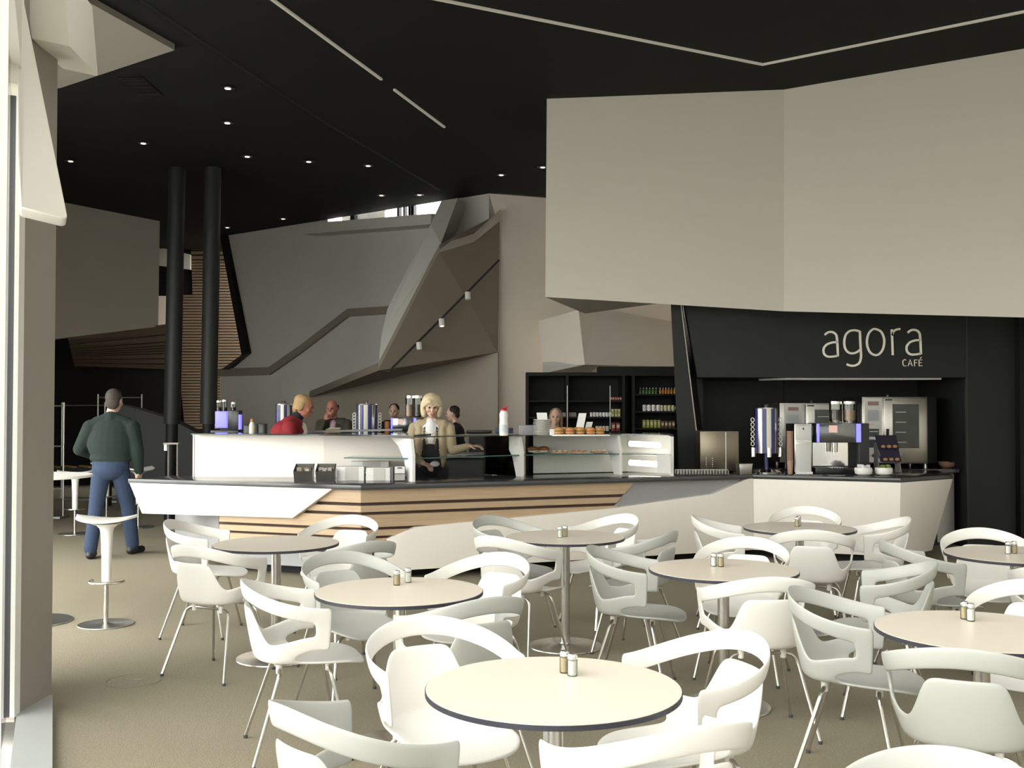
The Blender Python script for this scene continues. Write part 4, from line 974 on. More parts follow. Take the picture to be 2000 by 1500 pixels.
# milk cooler beside it
q, s = at(1571, 926); w, h = 34 * s, 98 * s
t = thing('milk_cooler', 'narrow pale steel milk cooler left of the coffee machine', 'cooler', (q.x, q.y + .22, CT))
MB().box((0, 0, h / 2), (w, .36, h)).build('housing', M['steel'], t, bevel=.005)
MB().box((.0, -.184, h * .32), (w * .86, .012, h * .56)).build('door', mat('pale_door', (.66, .65, .63), .35), t, bevel=.004)
MB().box((0, -.184, h * .82), (w * .88, .012, h * .28)).build('upper_door', mat('pale_door2', (.70, .69, .66), .35), t, bevel=.004)
MB().box((0, -.192, h * .90), (.012, .006, .022)).build('emblem', M['charcoal'], t)
MB().box((0, -.20, h * .655), (w * .9, .012, .012)).build('handle', M['chrome'], t); MB().box((0, -.195, .012), (w, .03, .024)).build('kick_plate', M['chrome'], t)
# ---- back worktop with the ovens
bw0, bw1 = 2.33, 5.20
t = thing('back_worktop', 'dark worktop along the back of the kitchen niche', 'worktop', ((bw0 + bw1) / 2, 12.86, 0)); W = bw1 - bw0
MB().box((0, 0, .88), (W, 1.28, .04)).build('top', M['stone'], t); MB().box((0, .06, .43), (W - .06, 1.1, .86)).build('cabinet', M['charcoal'], t)
MB().box((W / 2 - .12, -.515, .44), (.20, .04, .80)).build('steel_front', M['steeldull'], t)
def oven(x0, x1, y0, y1, Y, lab, big):
    a = P(x0, y1, Y); b = P(x1, y0, Y); w, h = b.x - a.x, b.z - .955; zb = .955
    t = thing('combi_oven', lab, 'oven', ((a.x + b.x) / 2, Y + .35, .90), group='combi ovens')
    z = zb - .90
    MB().box((0, .02, z + h / 2), (w, .66, h)).build('housing', M['steeldull'] if not big else M['blackplastic'], t, bevel=.004)
    if big: MB().box((-w * .07, -.33, z + h / 2), (w * .86, .04, h)).build('face_frame', M['steel'], t, bevel=.004)
    cx = -w * .36 if big else -w * .33
    MB().box((cx, -.354, z + h / 2), (w * .22, .02, h * .96)).build('control_panel', mat('panel_steel', (.55, .55, .53), .35, .6), t)
    for i, (zz, hh, cc) in enumerate(((.90, .06, (.30, .18, .18)), (.72, .16, (.42, .44, .46)), (.46, .12, (.05, .07, .09)), (.30, .12, (.03, .05, .06)))): MB().box((cx, -.367, z + h * zz), (w * .14, .008, h * hh)).build('control_field', mat('control_field', cc, .4), t)
    for i in range(3): MB().box((cx, -.372, z + h * (.58 - i * .05)), (w * .11, .006, h * .012)).build('key', M['stripewhite'], t)
    MB().lathe([(.02, 0), (.02, .018)], 16, (0, 0, 0)).build('dial', M['blackplastic'], t).matrix_local = Matrix.Translation((cx, -.37, z + h * .12)) @ Matrix.Rotation(math.pi / 2, 4, 'X')
    dw = w * (.56 if big else .60); dx = w * (.06 if big else .14)
    dr = MB().box((dx, -.362, z + h / 2), (dw, .03, h * .97)).build('door', M['steel'], t, bevel=.005)
    MB().box((dx, -.379, z + h * .56), (dw * .62, .006, h * .66)).build('door_window', M['dark_glass'], dr)
    for i in range(4): MB().box((dx - dw * .12, -.383, z + h * (.32 + i * .15)), (dw * .25, .003, .008)).build('rack_bar', M['steeldull'], dr)
    MB().tube([(dx - dw * .44, -.40, z + h * .36), (dx - dw * .44, -.41, z + h * .52)], .014, 8).build('door_handle', M['blackplastic'], dr)
    MB().lathe([(.02, 0), (.014, .03)], 12, (dx - dw * .3, -.2, z + h)).build('vent_pipe', M['chrome'], t)
    MB().box((dx - dw * .4, -.379, z + h * .955), (dw * .16, .004, h * .02)).build('maker_plate', M['charcoal'], dr)
    for sx in (-1, 1):
        for sy in (-.22, .26): MB().lathe([(.028, 0), (.022, z + .005)], 12, (sx * w * .38, sy, 0)).build('foot', M['steeldull'], t)
oven(1685, 1832, 775, 905, 12.42, 'larger steel combi oven at the right of the niche', True)
oven(1525, 1668, 787, 905, 12.62, 'smaller steel combi oven behind the coffee machine', False)
q = P(1853, 912, 12.45); t = MB().lathe([(.05, 0), (.09, .03), (.105, .07), (.10, .07), (.085, .035), (.04, .012)], 28).build('bowl', mat('terracotta', (.30, .17, .12), .6), smooth=True); t.location = (q.x, 12.5, .9005); tag(t, 'brown bowl right of the larger oven', 'bowl')
# bowls and snack stand
for x, lab, m in ((1692, 'white bowl with crumpled white packets, left of the pair', 'paper'), (1732, 'white bowl with green and dark packets, right of the pair', 'lettuce')):
    q, s = at(x, 930); t = thing('white_bowl', lab, 'bowl', (q.x, q.y + .09, CT), group='white bowls on the right counter')
    MB().lathe([(.055, 0), (.085, .022), (.094, .055), (.086, .085), (.080, .085), (.086, .055), (.07, .03), (.02, .02)], 28).build('bowl', M['porcelain'], t, smooth=True)
    mb = MB(); rr = random.Random(x)
    for i in range(14): mb.box((rr.uniform(-.05, .05), rr.uniform(-.05, .05), .075 + rr.uniform(0, .03)), (.05, .012, .03), rr.uniform(0, 3))
    o = mb.build('packets', M[m], t); o['kind'] = 'stuff'
q, s = at(1750, 924); t = thing('snack_stand', 'small two tier snack stand with dark printed headers', 'stand', (q.x - .03, q.y + .14, CT), .12)
h = 66 * s; w = 44 * s
for sx in (-1, 1):
    pr = [(0, -.05, 0), (0, .10, 0), (0, .10, h * .86), (0, .05, h * .9), (0, -.05, h * .52), (0, .0, h * .40)]
    MB().prism([(sx * w / 2 + p[0], p[1], p[2]) for p in pr], (.004, 0, 0)).build('side', mat('clear_grey', (.42, .40, .37), .3), t)
for z, d in ((.40, -.02), (.78, .03)):
    MB().prism([(-w / 2, d - .04, h * z - .03), (w / 2, d - .04, h * z - .03), (w / 2, d + .04, h * z + .12), (-w / 2, d + .04, h * z + .12)], (0, .004, 0)).build('header', mat('dark_header', (.03, .025, .05), .4), t)
    for i in range(3):
        MB().sphere(((i - 1) * w * .28, d - .046, h * z - .002), (w * .11, .006, .018), 10, 6).build('printed_treat', mat('treat_print', (.45, .22, .10), .5), t)
MB().box((0, .06, h * .95), (w * .85, .004, h * .10)).build('top_card', M['paper'], t); MB().box((w * .02, .056, h * .96), (w * .22, .004, h * .08)).build('top_logo', mat('plum', (.18, .08, .18), .5), t)
# ================================================================== the rear bar counter and its machines
rbz = 1.06
t = thing('rear_counter', 'dark rear bar counter with pale edge behind the glass screen', 'counter', (-1.95, 12.86, 0), 0)
MB().box((0, 0, rbz - .0205), (3.5, .75, .04)).build('top', M['greypanel'], t, bevel=.004); MB().box((0, .03, .51), (3.4, .65, 1.02)).build('cabinet', M['charcoal'], t)
def atr(x): return P(x, 845, RB).x
striped_tower(717, 860, rbz, 58, 99, 'striped cup tower standing near the centre of the rear counter', .0)
striped_tower(551, 858, rbz, 46, 99, 'striped cup tower behind the woman in red', .1, False)
def on_rear(o, x): o.location = (atr(x), RB + .1, rbz)
t, w, h, s = coffee_machine(797, 858, rbz, 60, 70, 'coffee machine with a blue side light behind the server', -.02)
for xx in (.05, .32):
    MB().lathe([(w * .10, h), (w * .13, h * 1.03), (w * .13, h * 1.55)], 18, (w * xx, 0, 0), cap=False).build('hopper', M['glass'], t, smooth=True)
    MB().lathe([(w * .10, h * 1.0), (w * .11, h * 1.03), (w * .11, h * 1.35)], 18, (w * xx, 0, 0)).build('hopper_filling', M['papercup'] if xx < .2 else M['bean'], t)
    MB().lathe([(w * .14, h * 1.53), (w * .14, h * 1.60)], 18, (w * xx, 0, 0)).build('hopper_lid', M['chrome'], t)
cup_stack(757, 858, rbz, 62, 12, 'short stack of orange paper cups on the rear counter', M['papercup2'], .0)
# blue lit drink dispenser
q = P(443, 862, RB)
t = thing('drink_dispenser', 'blue lit drink dispenser with clear tubes beside the column', 'dispenser', (q.x, RB, rbz))
MB().box((0, 0, .14), (.34, .22, .28)).build('base', M['blackplastic'], t, bevel=.006)
MB().box((-.05, -.06, .41), (.14, .06, .20)).build('light_panel', M['bluelight'], t, bevel=.005)
MB().box((.10, .0, .40), (.14, .16, .24)).build('body', M['blackplastic'], t, bevel=.006)
MB().box((.175, -.05, .38), (.014, .10, .18)).build('light_strip', M['bluelight'], t)
for xx, hh in ((-.10, .64), (-.03, .65), (.08, .62)):
    MB().lathe([(.030, .50), (.030, hh - .02)], 16, (xx, 0, 0), cap=False).build('tube', M['glass'], t); MB().lathe([(.033, hh - .02), (.033, hh), (.01, hh + .005)], 16, (xx, 0, 0)).build('tube_cap', M['chrome'], t, smooth=True)
    MB().lathe([(.026, .50), (.026, .56)], 14, (xx, 0, 0)).build('filling', M['bean'], t)
for k, (x, wd, hh, lab) in enumerate(((487, .11, .34, 'left black storage box on the rear counter'), (512, .10, .36, 'right black storage box on the rear counter'))):
    q = P(x, 858, RB); o = MB().box((0, 0, hh / 2), (wd, .14, hh)).build('storage_box', M['blackplastic'], bevel=.008); o.location = (q.x, RB, rbz); tag(o, lab, 'box')
q = P(497, 858, RB); t = thing('syrup_bottle', 'cream bottle with brown cap between two black boxes', 'bottle', (q.x, RB - .12, rbz))
MB().lathe([(.034, 0), (.036, .02), (.036, .34), (.02, .38)], 20).build('body', M['cream'], t, smooth=True); MB().lathe([(.02, .378), (.018, .42)], 14).build('cap', M['papercup2'], t, smooth=True)

t = thing('bar_ledge', 'narrow pale ledge running above the rear counter', 'ledge', (0, 12.42, 0))
xa_, xb_ = P(588, 845, 12.42).x, P(786, 840, 12.42).x
MB().prism([(xa_, -.09, 1.318), (xb_, -.09, 1.345), (xb_, .09, 1.345), (xa_, .09, 1.318)], (0, 0, .022)).build('shelf', M['greypanel'], t)
for u in (.08, .5, .92): MB().tube([(lerp(xa_, xb_, u), .05, 0), (lerp(xa_, xb_, u), .05, 1.325)], .014, 8).build('post', M['steeldull'], t)
# ================================================================== people
import numpy as np
def V3(*a): return Vector(a)
class Body:
    def __init__(s): s.pr = []                      # (a, b, ra, rb, material, scale)
    def cap(s, a, b, ra, rb, m): s.pr.append(('c', Vector(a), Vector(b), ra, rb, m)); return s
    def ell(s, c, r, m, rot=None): s.pr.append(('e', Vector(c), Vector(r), rot, 0, m)); return s
    def mesh(s, name, mats, vox=.009, it=4):
        mb = MB()
        for p in s.pr:
            if p[0] == 'c':
                _, a, b, ra, rb, m = p; mb.sphere(a, ra, 14, 10); mb.sphere(b, rb, 14, 10)
                if (b - a).length > 1e-4: mb.tube([a, b], [ra, rb], 14)
            else:
                _, c, r, rot, _, m = p; k0 = len(mb.v); mb.sphere((0, 0, 0), (r.x, r.y, r.z), 20, 14)
                for i in range(k0, len(mb.v)): q = mb.v[i]; mb.v[i] = c + (rot @ q if rot else q)
        me = mb.mesh(name, None); ob = bpy.data.objects.new(name, me); COL.objects.link(ob)
        r = ob.modifiers.new('r', 'REMESH'); r.mode = 'VOXEL'; r.voxel_size = vox; r.adaptivity = 0
        sm = ob.modifiers.new('s', 'SMOOTH'); sm.factor = .5; sm.iterations = it
        dg = bpy.context.evaluated_depsgraph_get(); em = bpy.data.meshes.new_from_object(ob.evaluated_get(dg)); bpy.data.objects.remove(ob); em.name = name
        em.materials.clear()
        for m in mats: em.materials.append(M[m])
        n = len(em.polygons); C = np.zeros(n * 3); em.polygons.foreach_get('center', C); C = C.reshape(-1, 3); best = np.full(n, 1e9); mi = np.zeros(n, int)
        for p in s.pr:
            if p[0] == 'c':
                a, b, ra, rb = np.array(p[1]), np.array(p[2]), p[3], p[4]; ab = b - a; L = max(ab @ ab, 1e-9); t = np.clip((C - a) @ ab / L, 0, 1); d = np.linalg.norm(C - (a + t[:, None] * ab), axis=1) - (ra + (rb - ra) * t)
            else:
                c, r_, rot = np.array(p[1]), np.array(p[2]), p[3]; q = C - c
                if rot: q = q @ np.array(rot)
                k0 = np.linalg.norm(q / r_, axis=1); d = (k0 - 1) * min(r_) if True else 0
            w = np.abs(d); u = w < best; best[u] = w[u]; mi[u] = mats.index(p[5])
        em.polygons.foreach_set('material_index', mi.astype(np.int32)); em.polygons.foreach_set('use_smooth', np.ones(n, bool)); em.update()
        return em
def hand(b, wrist, d, up, m='skin', side=1, curl=.5, k=1.0):
    """palm and five fingers; d = direction of the fingers, up = back of the hand"""
    d = Vector(d).normalized(); up = (Vector(up) - d * Vector(up).dot(d)).normalized(); x = d.cross(up) * side; w = Vector(wrist)
    for q in (-.024, -.008, .008, .024): b.cap(w + d * .02 * k + x * q * .7 * k, w + d * .082 * k + x * q * k, .013 * k, .012 * k, m)
    for i, (q, L) in enumerate(((-.027, .058), (-.009, .072), (.009, .078), (.027, .068))):
        p0 = w + d * .088 * k + x * q * k; p1 = p0 + (d * math.cos(curl * .6) - up * math.sin(curl * .6)) * L * .5 * k; p2 = p1 + (d * math.cos(curl * 1.6) - up * math.sin(curl * 1.6)) * L * .5 * k
        b.cap(p0, p1, .0095 * k, .0088 * k, m); b.cap(p1, p2, .0088 * k, .0075 * k, m)
    p0 = w + d * .03 * k + x * .03 * k; p1 = p0 + (d * .6 + x * .75 - up * .25).normalized() * .038 * k; p2 = p1 + (d * .85 + x * .3 - up * .4).normalized() * .03 * k
    b.cap(p0, p1, .0125 * k, .011 * k, m); b.cap(p1, p2, .011 * k, .009 * k, m)
def head(b, c, rot, sk='skin', k=1.0):
    T = lambda *p: c + rot @ (Vector(p) * k)
    b.ell(T(0, 0, .012), (.076 * k, .096 * k, .112 * k), sk, rot); b.ell(T(0, .022, -.055), (.058 * k, .068 * k, .062 * k), sk, rot); b.ell(T(0, .062, -.092), (.026 * k, .026 * k, .022 * k), sk, rot)
    b.cap(T(0, .094, .012), T(0, .112, -.022), .010 * k, .014 * k, sk); b.ell(T(0, .085, .03), (.05 * k, .014 * k, .012 * k), sk, rot)
    for s in (-1, 1):
        b.ell(T(s * .078, -.008, -.005), (.012 * k, .022 * k, .034 * k), sk, rot); b.ell(T(s * .04, .062, -.025), (.026 * k, .028 * k, .024 * k), sk, rot)
        b.cap(T(s * .026, .094, .012), T(s * .036, .091, .012), .0085 * k, .0075 * k, 'eye'); b.cap(T(s * .018, .099, .031), T(s * .045, .088, .033), .0055 * k, .005 * k, 'brow')
    b.cap(T(-.019, .093, -.058), T(.019, .093, -.058), .0075 * k, .0075 * k, 'lips'); b.cap(T(-.014, .092, -.067), T(.014, .092, -.067), .008 * k, .008 * k, 'lips')
M['skin'] = mat('skin', (.66, .43, .32), .55, var=.06); M['skinred'] = mat('ruddy_skin', (.42, .17, .11), .55, var=.08); M['eye'] = mat('eyes', (.05, .035, .03), .3); M['lips'] = mat('lips', (.45, .20, .17), .45); M['brow'] = mat('brows', (.16, .10, .06), .8)
M['knit_green'] = mat('green_knit', (.013, .024, .019), .95, var=.25, vscale=160, bump=.4, bscale=260); M['denim'] = mat('denim', (.026, .043, .088), .9, var=.25, vscale=90); M['leather'] = mat('black_leather', (.012, .012, .013), .45)
M['cardigan'] = mat('beige_cardigan', (.42, .34, .215), .9, var=.1, vscale=120); M['shirt'] = mat('white_shirt', (.76, .75, .75), .8); M['apron'] = mat('dark_apron', (.018, .019, .024), .85)
M['red_coat'] = mat('red_coat', (.26, .015, .022), .85, var=.15); M['blazer'] = mat('olive_blazer', (.055, .048, .03), .9); M['pink_shirt'] = mat('pink_shirt', (.50, .33, .38), .85); M['dark_wear'] = mat('dark_wear', (.014, .014, .017), .9)
M['hair_grey'] = mat('grey_hair', (.05, .04, .032), .8, var=.5, vscale=60, bump=.5, bscale=120); M['hair_blond'] = mat('blond_hair', (.72, .59, .37), .6, var=.3, vscale=40, bump=.5, bscale=90, stretch=(4, 4, .6)); M['hair_sandy'] = mat('sandy_hair', (.40, .26, .12), .7, var=.35, vscale=40, bump=.5, bscale=90); M['hair_dark'] = mat('dark_hair', (.02, .014, .011), .7); M['hair_brown'] = mat('light_brown_hair', (.30, .19, .11), .7, var=.3, vscale=40)
def legs(b, la, ra, m, shoe, hipz=.93, toe=(0, 1, 0), toe2=None, r=1.0):
    for s, an, td in ((-1, Vector(la), Vector(toe)), (1, Vector(ra), Vector(toe2 or toe))):
        hp = V3(s * .092, 0, hipz); kn = (hp + an) / 2 + V3(s * .012, .035, 0.01)
        b.cap(hp, kn, .098 * r, .074 * r, m); b.cap(kn, an + V3(0, 0, .02), .074 * r, .066 * r, m); td = td.normalized()
        b.cap(an - td * .035 + V3(0, 0, -.048), an + td * .15 + V3(0, 0, -.052), .042, .038, shoe); b.cap(an, an + V3(0, 0, -.05), .05, .045, shoe)
def torso(b, m, lean=0.0, w=1.0, low='', d=1.0):
    f = lambda z: V3(0, lean * (z - .95) / .5, z)
    b.ell(f(.98), (.172 * w, .125 * d, .13), low or m); b.ell(f(1.12), (.160 * w, .118 * d, .15), m); b.ell(f(1.30), (.182 * w, .125 * d, .17), m); b.cap(f(1.425) - V3(.135 * w, 0, 0), f(1.425) + V3(.135 * w, 0, 0), .066, .066, m)
def arm(b, sh, el, wr, m, r=1.0, skin='skin'):
    b.cap(sh, el, .062 * r, .050 * r, m); b.cap(el, Vector(el).lerp(Vector(wr), .93), .050 * r, .037 * r, m); b.cap(Vector(el).lerp(Vector(wr), .8), wr, .028, .027, skin)
def finish(b, lab, loc, hd, mats, k=1.0, vox=.009, hairs=None):
    t = thing('person', lab, 'person', loc, math.radians(hd - 90)); t.scale = (k, k, k)
    link('body', b.mesh('body', mats, vox), t)
    if hairs:
        for nm, hb, hm in hairs: link(nm, hb.mesh(nm, [hm], vox, 3), t)
    return t
R0 = Matrix.Identity(3)
def rx(a): return Matrix.Rotation(math.radians(a), 3, 'X')
def rz(a): return Matrix.Rotation(math.radians(a), 3, 'Z')
def ry(a): return Matrix.Rotation(math.radians(a), 3, 'Y')
# ---- man walking away, green jumper and jeans
b = Body(); torso(b, 'knit_green', .03, 1.12, 'denim', 1.12)
b.ell((0, .01, 1.20), (.245, .165, .24), 'knit_green'); b.ell((0, .02, 1.34), (.225, .14, .14), 'knit_green'); b.ell((0, .01, 1.05), (.222, .155, .085), 'knit_green'); b.ell((0, -.035, .93), (.175, .125, .12), 'denim')
for s in (-1, 1): b.cap((s * .03, .01, 1.475), (s * .19, .01, 1.385), .062, .075, 'knit_green')
legs(b, (-.15, -.16, .09), (.18, .19, .09), 'denim', 'leather', .93, (-.1, 1, 0), (.45, 1, 0), 1.04)
arm(b, (-.215, .01, 1.37), (-.33, .02, 1.14), (-.22, .20, 1.06), 'knit_green', 1.38); hand(b, (-.22, .20, 1.06), (.55, .8, -.1), (-.3, .3, 1), side=-1)
arm(b, (.215, .01, 1.37), (.28, -.01, 1.12), (.28, .06, .90), 'knit_green', 1.38); hand(b, (.28, .06, .90), (-.05, .15, -1), (1, 0, 0), side=1)
b.cap((0, .0, 1.45), (0, .03, 1.55), .058, .055, 'skin'); b.cap((0, 0, 1.455), (0, .005, 1.485), .075, .068, 'knit_green')
hc = V3(.015, .05, 1.655); head(b, hc, rz(-14) @ rx(-6), 'skin', 1.02)
h = Body(); h.ell(hc + V3(0, -.022, .042), (.085, .095, .092), 'hair_grey'); h.ell(hc + V3(0, -.06, -.02), (.075, .055, .075), 'hair_grey')
finish(b, 'man in dark green jumper and jeans seen from behind at left', (-4.36, 11.42, 0), 94, ['knit_green', 'denim', 'leather', 'skin', 'eye', 'brow', 'lips'], 1.02, .009, [('hair', h, 'hair_grey')])
# ---- woman serving behind the display case
b = Body(); torso(b, 'cardigan', .05, .93, 'apron', .95); legs(b, (-.10, 0, .09), (.11, .02, .09), 'apron', 'leather')
b.ell((0, .098, 1.33), (.076, .056, .16), 'shirt'); b.ell((0, .10, 1.08), (.118, .070, .19), 'apron'); b.cap((-.062, .115, 1.40), (-.07, .15, 1.18), .013, .015, 'apron'); b.cap((.062, .115, 1.40), (.07, .15, 1.18), .013, .015, 'apron')
for s in (-1, 1): b.cap((s * .02, .03, 1.475), (s * .15, .02, 1.40), .05, .065, 'cardigan'); b.ell((s * .12, .075, 1.22), (.055, .075, .24), 'cardigan')
for s in (-1, 1): b.cap((s * .035, .075, 1.475), (s * .075, .118, 1.405), .018, .009, 'shirt')
arm(b, (.19, .03, 1.40), (.255, .06, 1.13), (.06, .30, 1.03), 'cardigan', .97); hand(b, (.06, .30, 1.03), (-.7, .6, -.2), (0, .2, 1), side=-1, curl=.8)
arm(b, (-.19, .03, 1.40), (-.235, .12, 1.16), (-.42, .20, 1.21), 'cardigan', .97); hand(b, (-.42, .20, 1.21), (-1, .2, .05), (0, .2, 1), side=1, curl=.6)
b.cap((0, .02, 1.44), (.0, .06, 1.55), .045, .046, 'skin'); hc = V3(-.005, .10, 1.635); hr_ = rz(10) @ rx(-22); head(b, hc, hr_, 'skin', .97)
h = Body(); T = lambda *p: hc + hr_ @ Vector(p)
h.ell(T(0, -.018, .050), (.100, .116, .082), 'hair_blond', hr_); h.cap(T(.02, .085, .078), T(-.072, .06, .03), .024, .02, 'hair_blond'); h.cap(T(.03, .08, .08), T(.078, .055, .03), .024, .02, 'hair_blond'); h.ell(T(0, -.075, -.03), (.092, .055, .10), 'hair_blond', hr_)
for s in (-1, 1): h.ell(T(s * .092, -.005, -.03), (.028, .062, .098), 'hair_blond', hr_); h.ell(T(s * .078, .038, -.07), (.022, .026, .05), 'hair_blond', hr_)
cl = finish(b, 'blond woman in beige cardigan and white shirt serving behind the display case', (-.86, 11.30, 0), -92, ['cardigan', 'apron', 'leather', 'shirt', 'skin', 'eye', 'brow', 'lips'], 1.0, .0075, [('hair', h, 'hair_blond')])
o = MB().sphere((0, 0, 0), (.05, .04, .03), 12, 8).build('cleaning_cloth', M['paper'], smooth=True); o.location = (-.80, 10.905, 1.03); tag(o, 'crumpled white cloth in the hand of the serving woman', 'cloth')
# ---- woman in red, in profile
b = Body(); torso(b, 'red_coat', .16, 1.15, '', 1.35); b.ell((0, .06, 1.24), (.21, .19, .24), 'red_coat'); b.ell((0, .07, 1.36), (.20, .16, .12), 'red_coat'); legs(b, (-.10, 0, .09), (.10, .02, .09), 'dark_wear', 'leather')
arm(b, (-.21, .15, 1.40), (-.25, .22, 1.14), (-.16, .42, 1.12), 'red_coat', 1.3); arm(b, (.21, .15, 1.40), (.25, .20, 1.14), (.16, .40, 1.12), 'red_coat', 1.3)
hand(b, (-.16, .42, 1.12), (0, 1, 0), (0, 0, 1), side=-1); hand(b, (.16, .40, 1.12), (0, 1, 0), (0, 0, 1), side=1)
b.ell((0, .255, 1.30), (.045, .06, .15), 'cream'); b.ell((0, .13, 1.43), (.165, .125, .095), 'red_coat'); b.cap((0, .16, 1.48), (0, .20, 1.52), .074, .066, 'dark_wear'); b.cap((0, .17, 1.46), (0, .23, 1.57), .05, .05, 'skin')
hc = V3(0, .265, 1.63); hr_ = rx(-14); head(b, hc, hr_, 'skinred', 1.05)
h = Body(); T = lambda *p: hc + hr_ @ Vector(p); h.ell(T(0, -.025, .055), (.092, .104, .082), 'hair_sandy', hr_); h.ell(T(0, -.075, -.015), (.08, .05, .085), 'hair_sandy', hr_)
for s in (-1, 1): h.ell(T(s * .08, -.03, .0), (.02, .05, .06), 'hair_sandy', hr_)
finish(b, 'woman in red coat with short sandy hair in profile behind the bar', (P(548, 800, 11.95).x, 11.95, 0), 0, ['red_coat', 'dark_wear', 'leather', 'skin', 'skinred', 'cream', 'eye', 'brow', 'lips'], 1.0, .010, [('hair', h, 'hair_sandy')])
# ---- bald man, chin on hand
b = Body(); torso(b, 'blazer', .08, 1.08); legs(b, (-.10, 0, .09), (.10, .02, .09), 'dark_wear', 'leather'); b.ell((0, .135, 1.32), (.06, .05, .14), 'pink_shirt')
arm(b, (.21, .07, 1.40), (.20, .27, 1.16), (.10, .24, 1.45), 'blazer', 1.1, 'skinred'); hand(b, (.10, .24, 1.45), (-.35, -.1, 1), (.2, 1, .1), 'skinred', side=1, curl=1.1)
arm(b, (-.21, .07, 1.40), (-.27, .16, 1.15), (-.08, .36, 1.13), 'blazer', 1.1, 'skinred'); hand(b, (-.08, .36, 1.13), (.8, .5, 0), (0, 0, 1), 'skinred', side=-1)
b.cap((0, .06, 1.45), (0, .10, 1.56), .052, .052, 'skinred'); hc = V3(.01, .14, 1.63); hr_ = rx(-10) @ rz(-8); head(b, hc, hr_, 'skinred', 1.04)
h = Body(); T = lambda *p: hc + hr_ @ Vector(p)
h.ell(T(0, -.07, -.005), (.078, .042, .06), 'hair_dark', hr_)
for s in (-1, 1): h.ell(T(s * .078, -.03, .015), (.012, .04, .045), 'hair_dark', hr_)
finish(b, 'balding man in olive blazer resting his chin on his hand', (P(655, 800, 15.6).x, 15.6, 0), -95, ['blazer', 'dark_wear', 'leather', 'pink_shirt', 'skinred', 'eye', 'brow', 'lips'], .985, .010, [('hair', h, 'hair_dark')])
# ---- two dark clad men farther back and a woman by the shelves
def bystander(lab, x, Y, hd, k, top, hairm, hl, armv, tilt=-6):
    b = Body(); torso(b, top, .06, 1.05); legs(b, (-.10, 0, .09), (.10, .02, .09), 'dark_wear', 'leather')
    if armv:
        arm(b, (.20, .06, 1.40), (.20, .25, 1.18), (.05, .24, 1.46), top); hand(b, (.05, .24, 1.46), (-.3, -.1, 1), (.2, 1, .1), 'skin', side=1, curl=1.0)
    else:
        arm(b, (.20, .06, 1.40), (.26, .12, 1.15), (.12, .34, 1.12), top); hand(b, (.12, .34, 1.12), (-.4, 1, 0), (0, 0, 1), 'skin', side=1)
    arm(b, (-.20, .06, 1.40), (-.26, .12, 1.15), (-.12, .34, 1.12), top); hand(b, (-.12, .34, 1.12), (.4, 1, 0), (0, 0, 1), 'skin', side=-1)
    b.cap((0, .05, 1.45), (0, .09, 1.56), .05, .05, 'skin'); hc = V3(0, .115, 1.63); hr_ = rx(tilt); head(b, hc, hr_, 'skin', 1.0)
    h = Body(); T = lambda *p: hc + hr_ @ Vector(p); h.ell(T(0, -.03, .048), (.088, .096, .084), hairm, hr_); h.ell(T(0, -.07, -.01), (.078, .045, .07), hairm, hr_)
    if hl:
        for s in (-1, 1): h.ell(T(s * .082, -.015, -.06), (.024, .05, .11), hairm, hr_)
        h.ell(T(0, -.08, -.09), (.085, .04, .10), hairm, hr_)
    finish(b, lab, (P(x, 800, Y).x, Y, 0), hd, [top, 'dark_wear', 'leather', 'skin', 'eye', 'brow', 'lips'] if top != 'dark_wear' else ['dark_wear', 'leather', 'skin', 'eye', 'brow', 'lips'], k, .011, [('hair', h, hairm)])
bystander('dark clad man facing the camera behind the rear coffee machine', 772, 16.6, -95, .955, 'dark_wear', 'hair_dark', False, False)
bystander('dark clad man turned left, right of the serving woman', 898, 15.8, 175, .935, 'dark_wear', 'hair_dark', False, False)
bystander('woman with light brown hair before the black shelves, hand at mouth', 1086, 13.9, -95, .915, 'cream', 'hair_brown', True, True)
# ================================================================== black shop shelves at the back
Y6 = 15.0
xl, xr = P(1030, 800, Y6).x, P(1326, 800, Y6).x; zt6 = P(1100, 728, Y6).z
sh6 = thing('shop_shelf', 'black shop shelving full of goods under the beige bulkhead', 'shelf', ((xl + xr) / 2, Y6 + .25, 0)); W6 = xr - xl
MB().box((0, .28, zt6 / 2), (W6, .04, zt6)).build('back_board', M['blackdeep'], sh6)
for i, u in enumerate((0, .263, .635, .70, 1.0)): MB().box((-W6 / 2 + W6 * u, 0, zt6 / 2), (.04, .52, zt6)).build('upright', M['blackdeep'], sh6)
MB().box((0, 0, zt6 - .02), (W6 + .04, .54, .05)).build('top_board', M['blackdeep'], sh6)
MB().box((W6 * .24, -.1, zt6 + .035), (W6 * .54, .3, .11)).build('pelmet', M['blackdeep'], sh6)
for u in (.263, .545): MB().box((-W6 / 2 + W6 * u, -.268, 1.62), (.010, .012, .62)).build('door_edge', M['steeldull'], sh6)
zs6 = [1.05, 1.25, 1.475, 1.71, 1.92]
levels = {}
def shelf_z(y): return P(1200, y, Y6 + .1).z
rowsz = [shelf_z(845), shelf_z(814), shelf_z(782)]   # right bay shelves: bottom, middle, top... heights read from the goods
def board(u0, u1, z): MB().box((-W6 / 2 + W6 * (u0 + u1) / 2, .0, z - .012), (W6 * (u1 - u0) - .05, .48, .022)).build('shelf_board', M['blackdeep'], sh6)
zr = [P(1285, 836, Y6).z, P(1285, 803, Y6).z, P(1285, 769, Y6).z]
zm = [P(1190, 842, Y6).z, P(1190, 814, Y6).z, P(1190, 782, Y6).z]
for z in zr: board(.70, 1.0, z)
for z in zm: board(.263, .635, z); board(.0, .263, z)
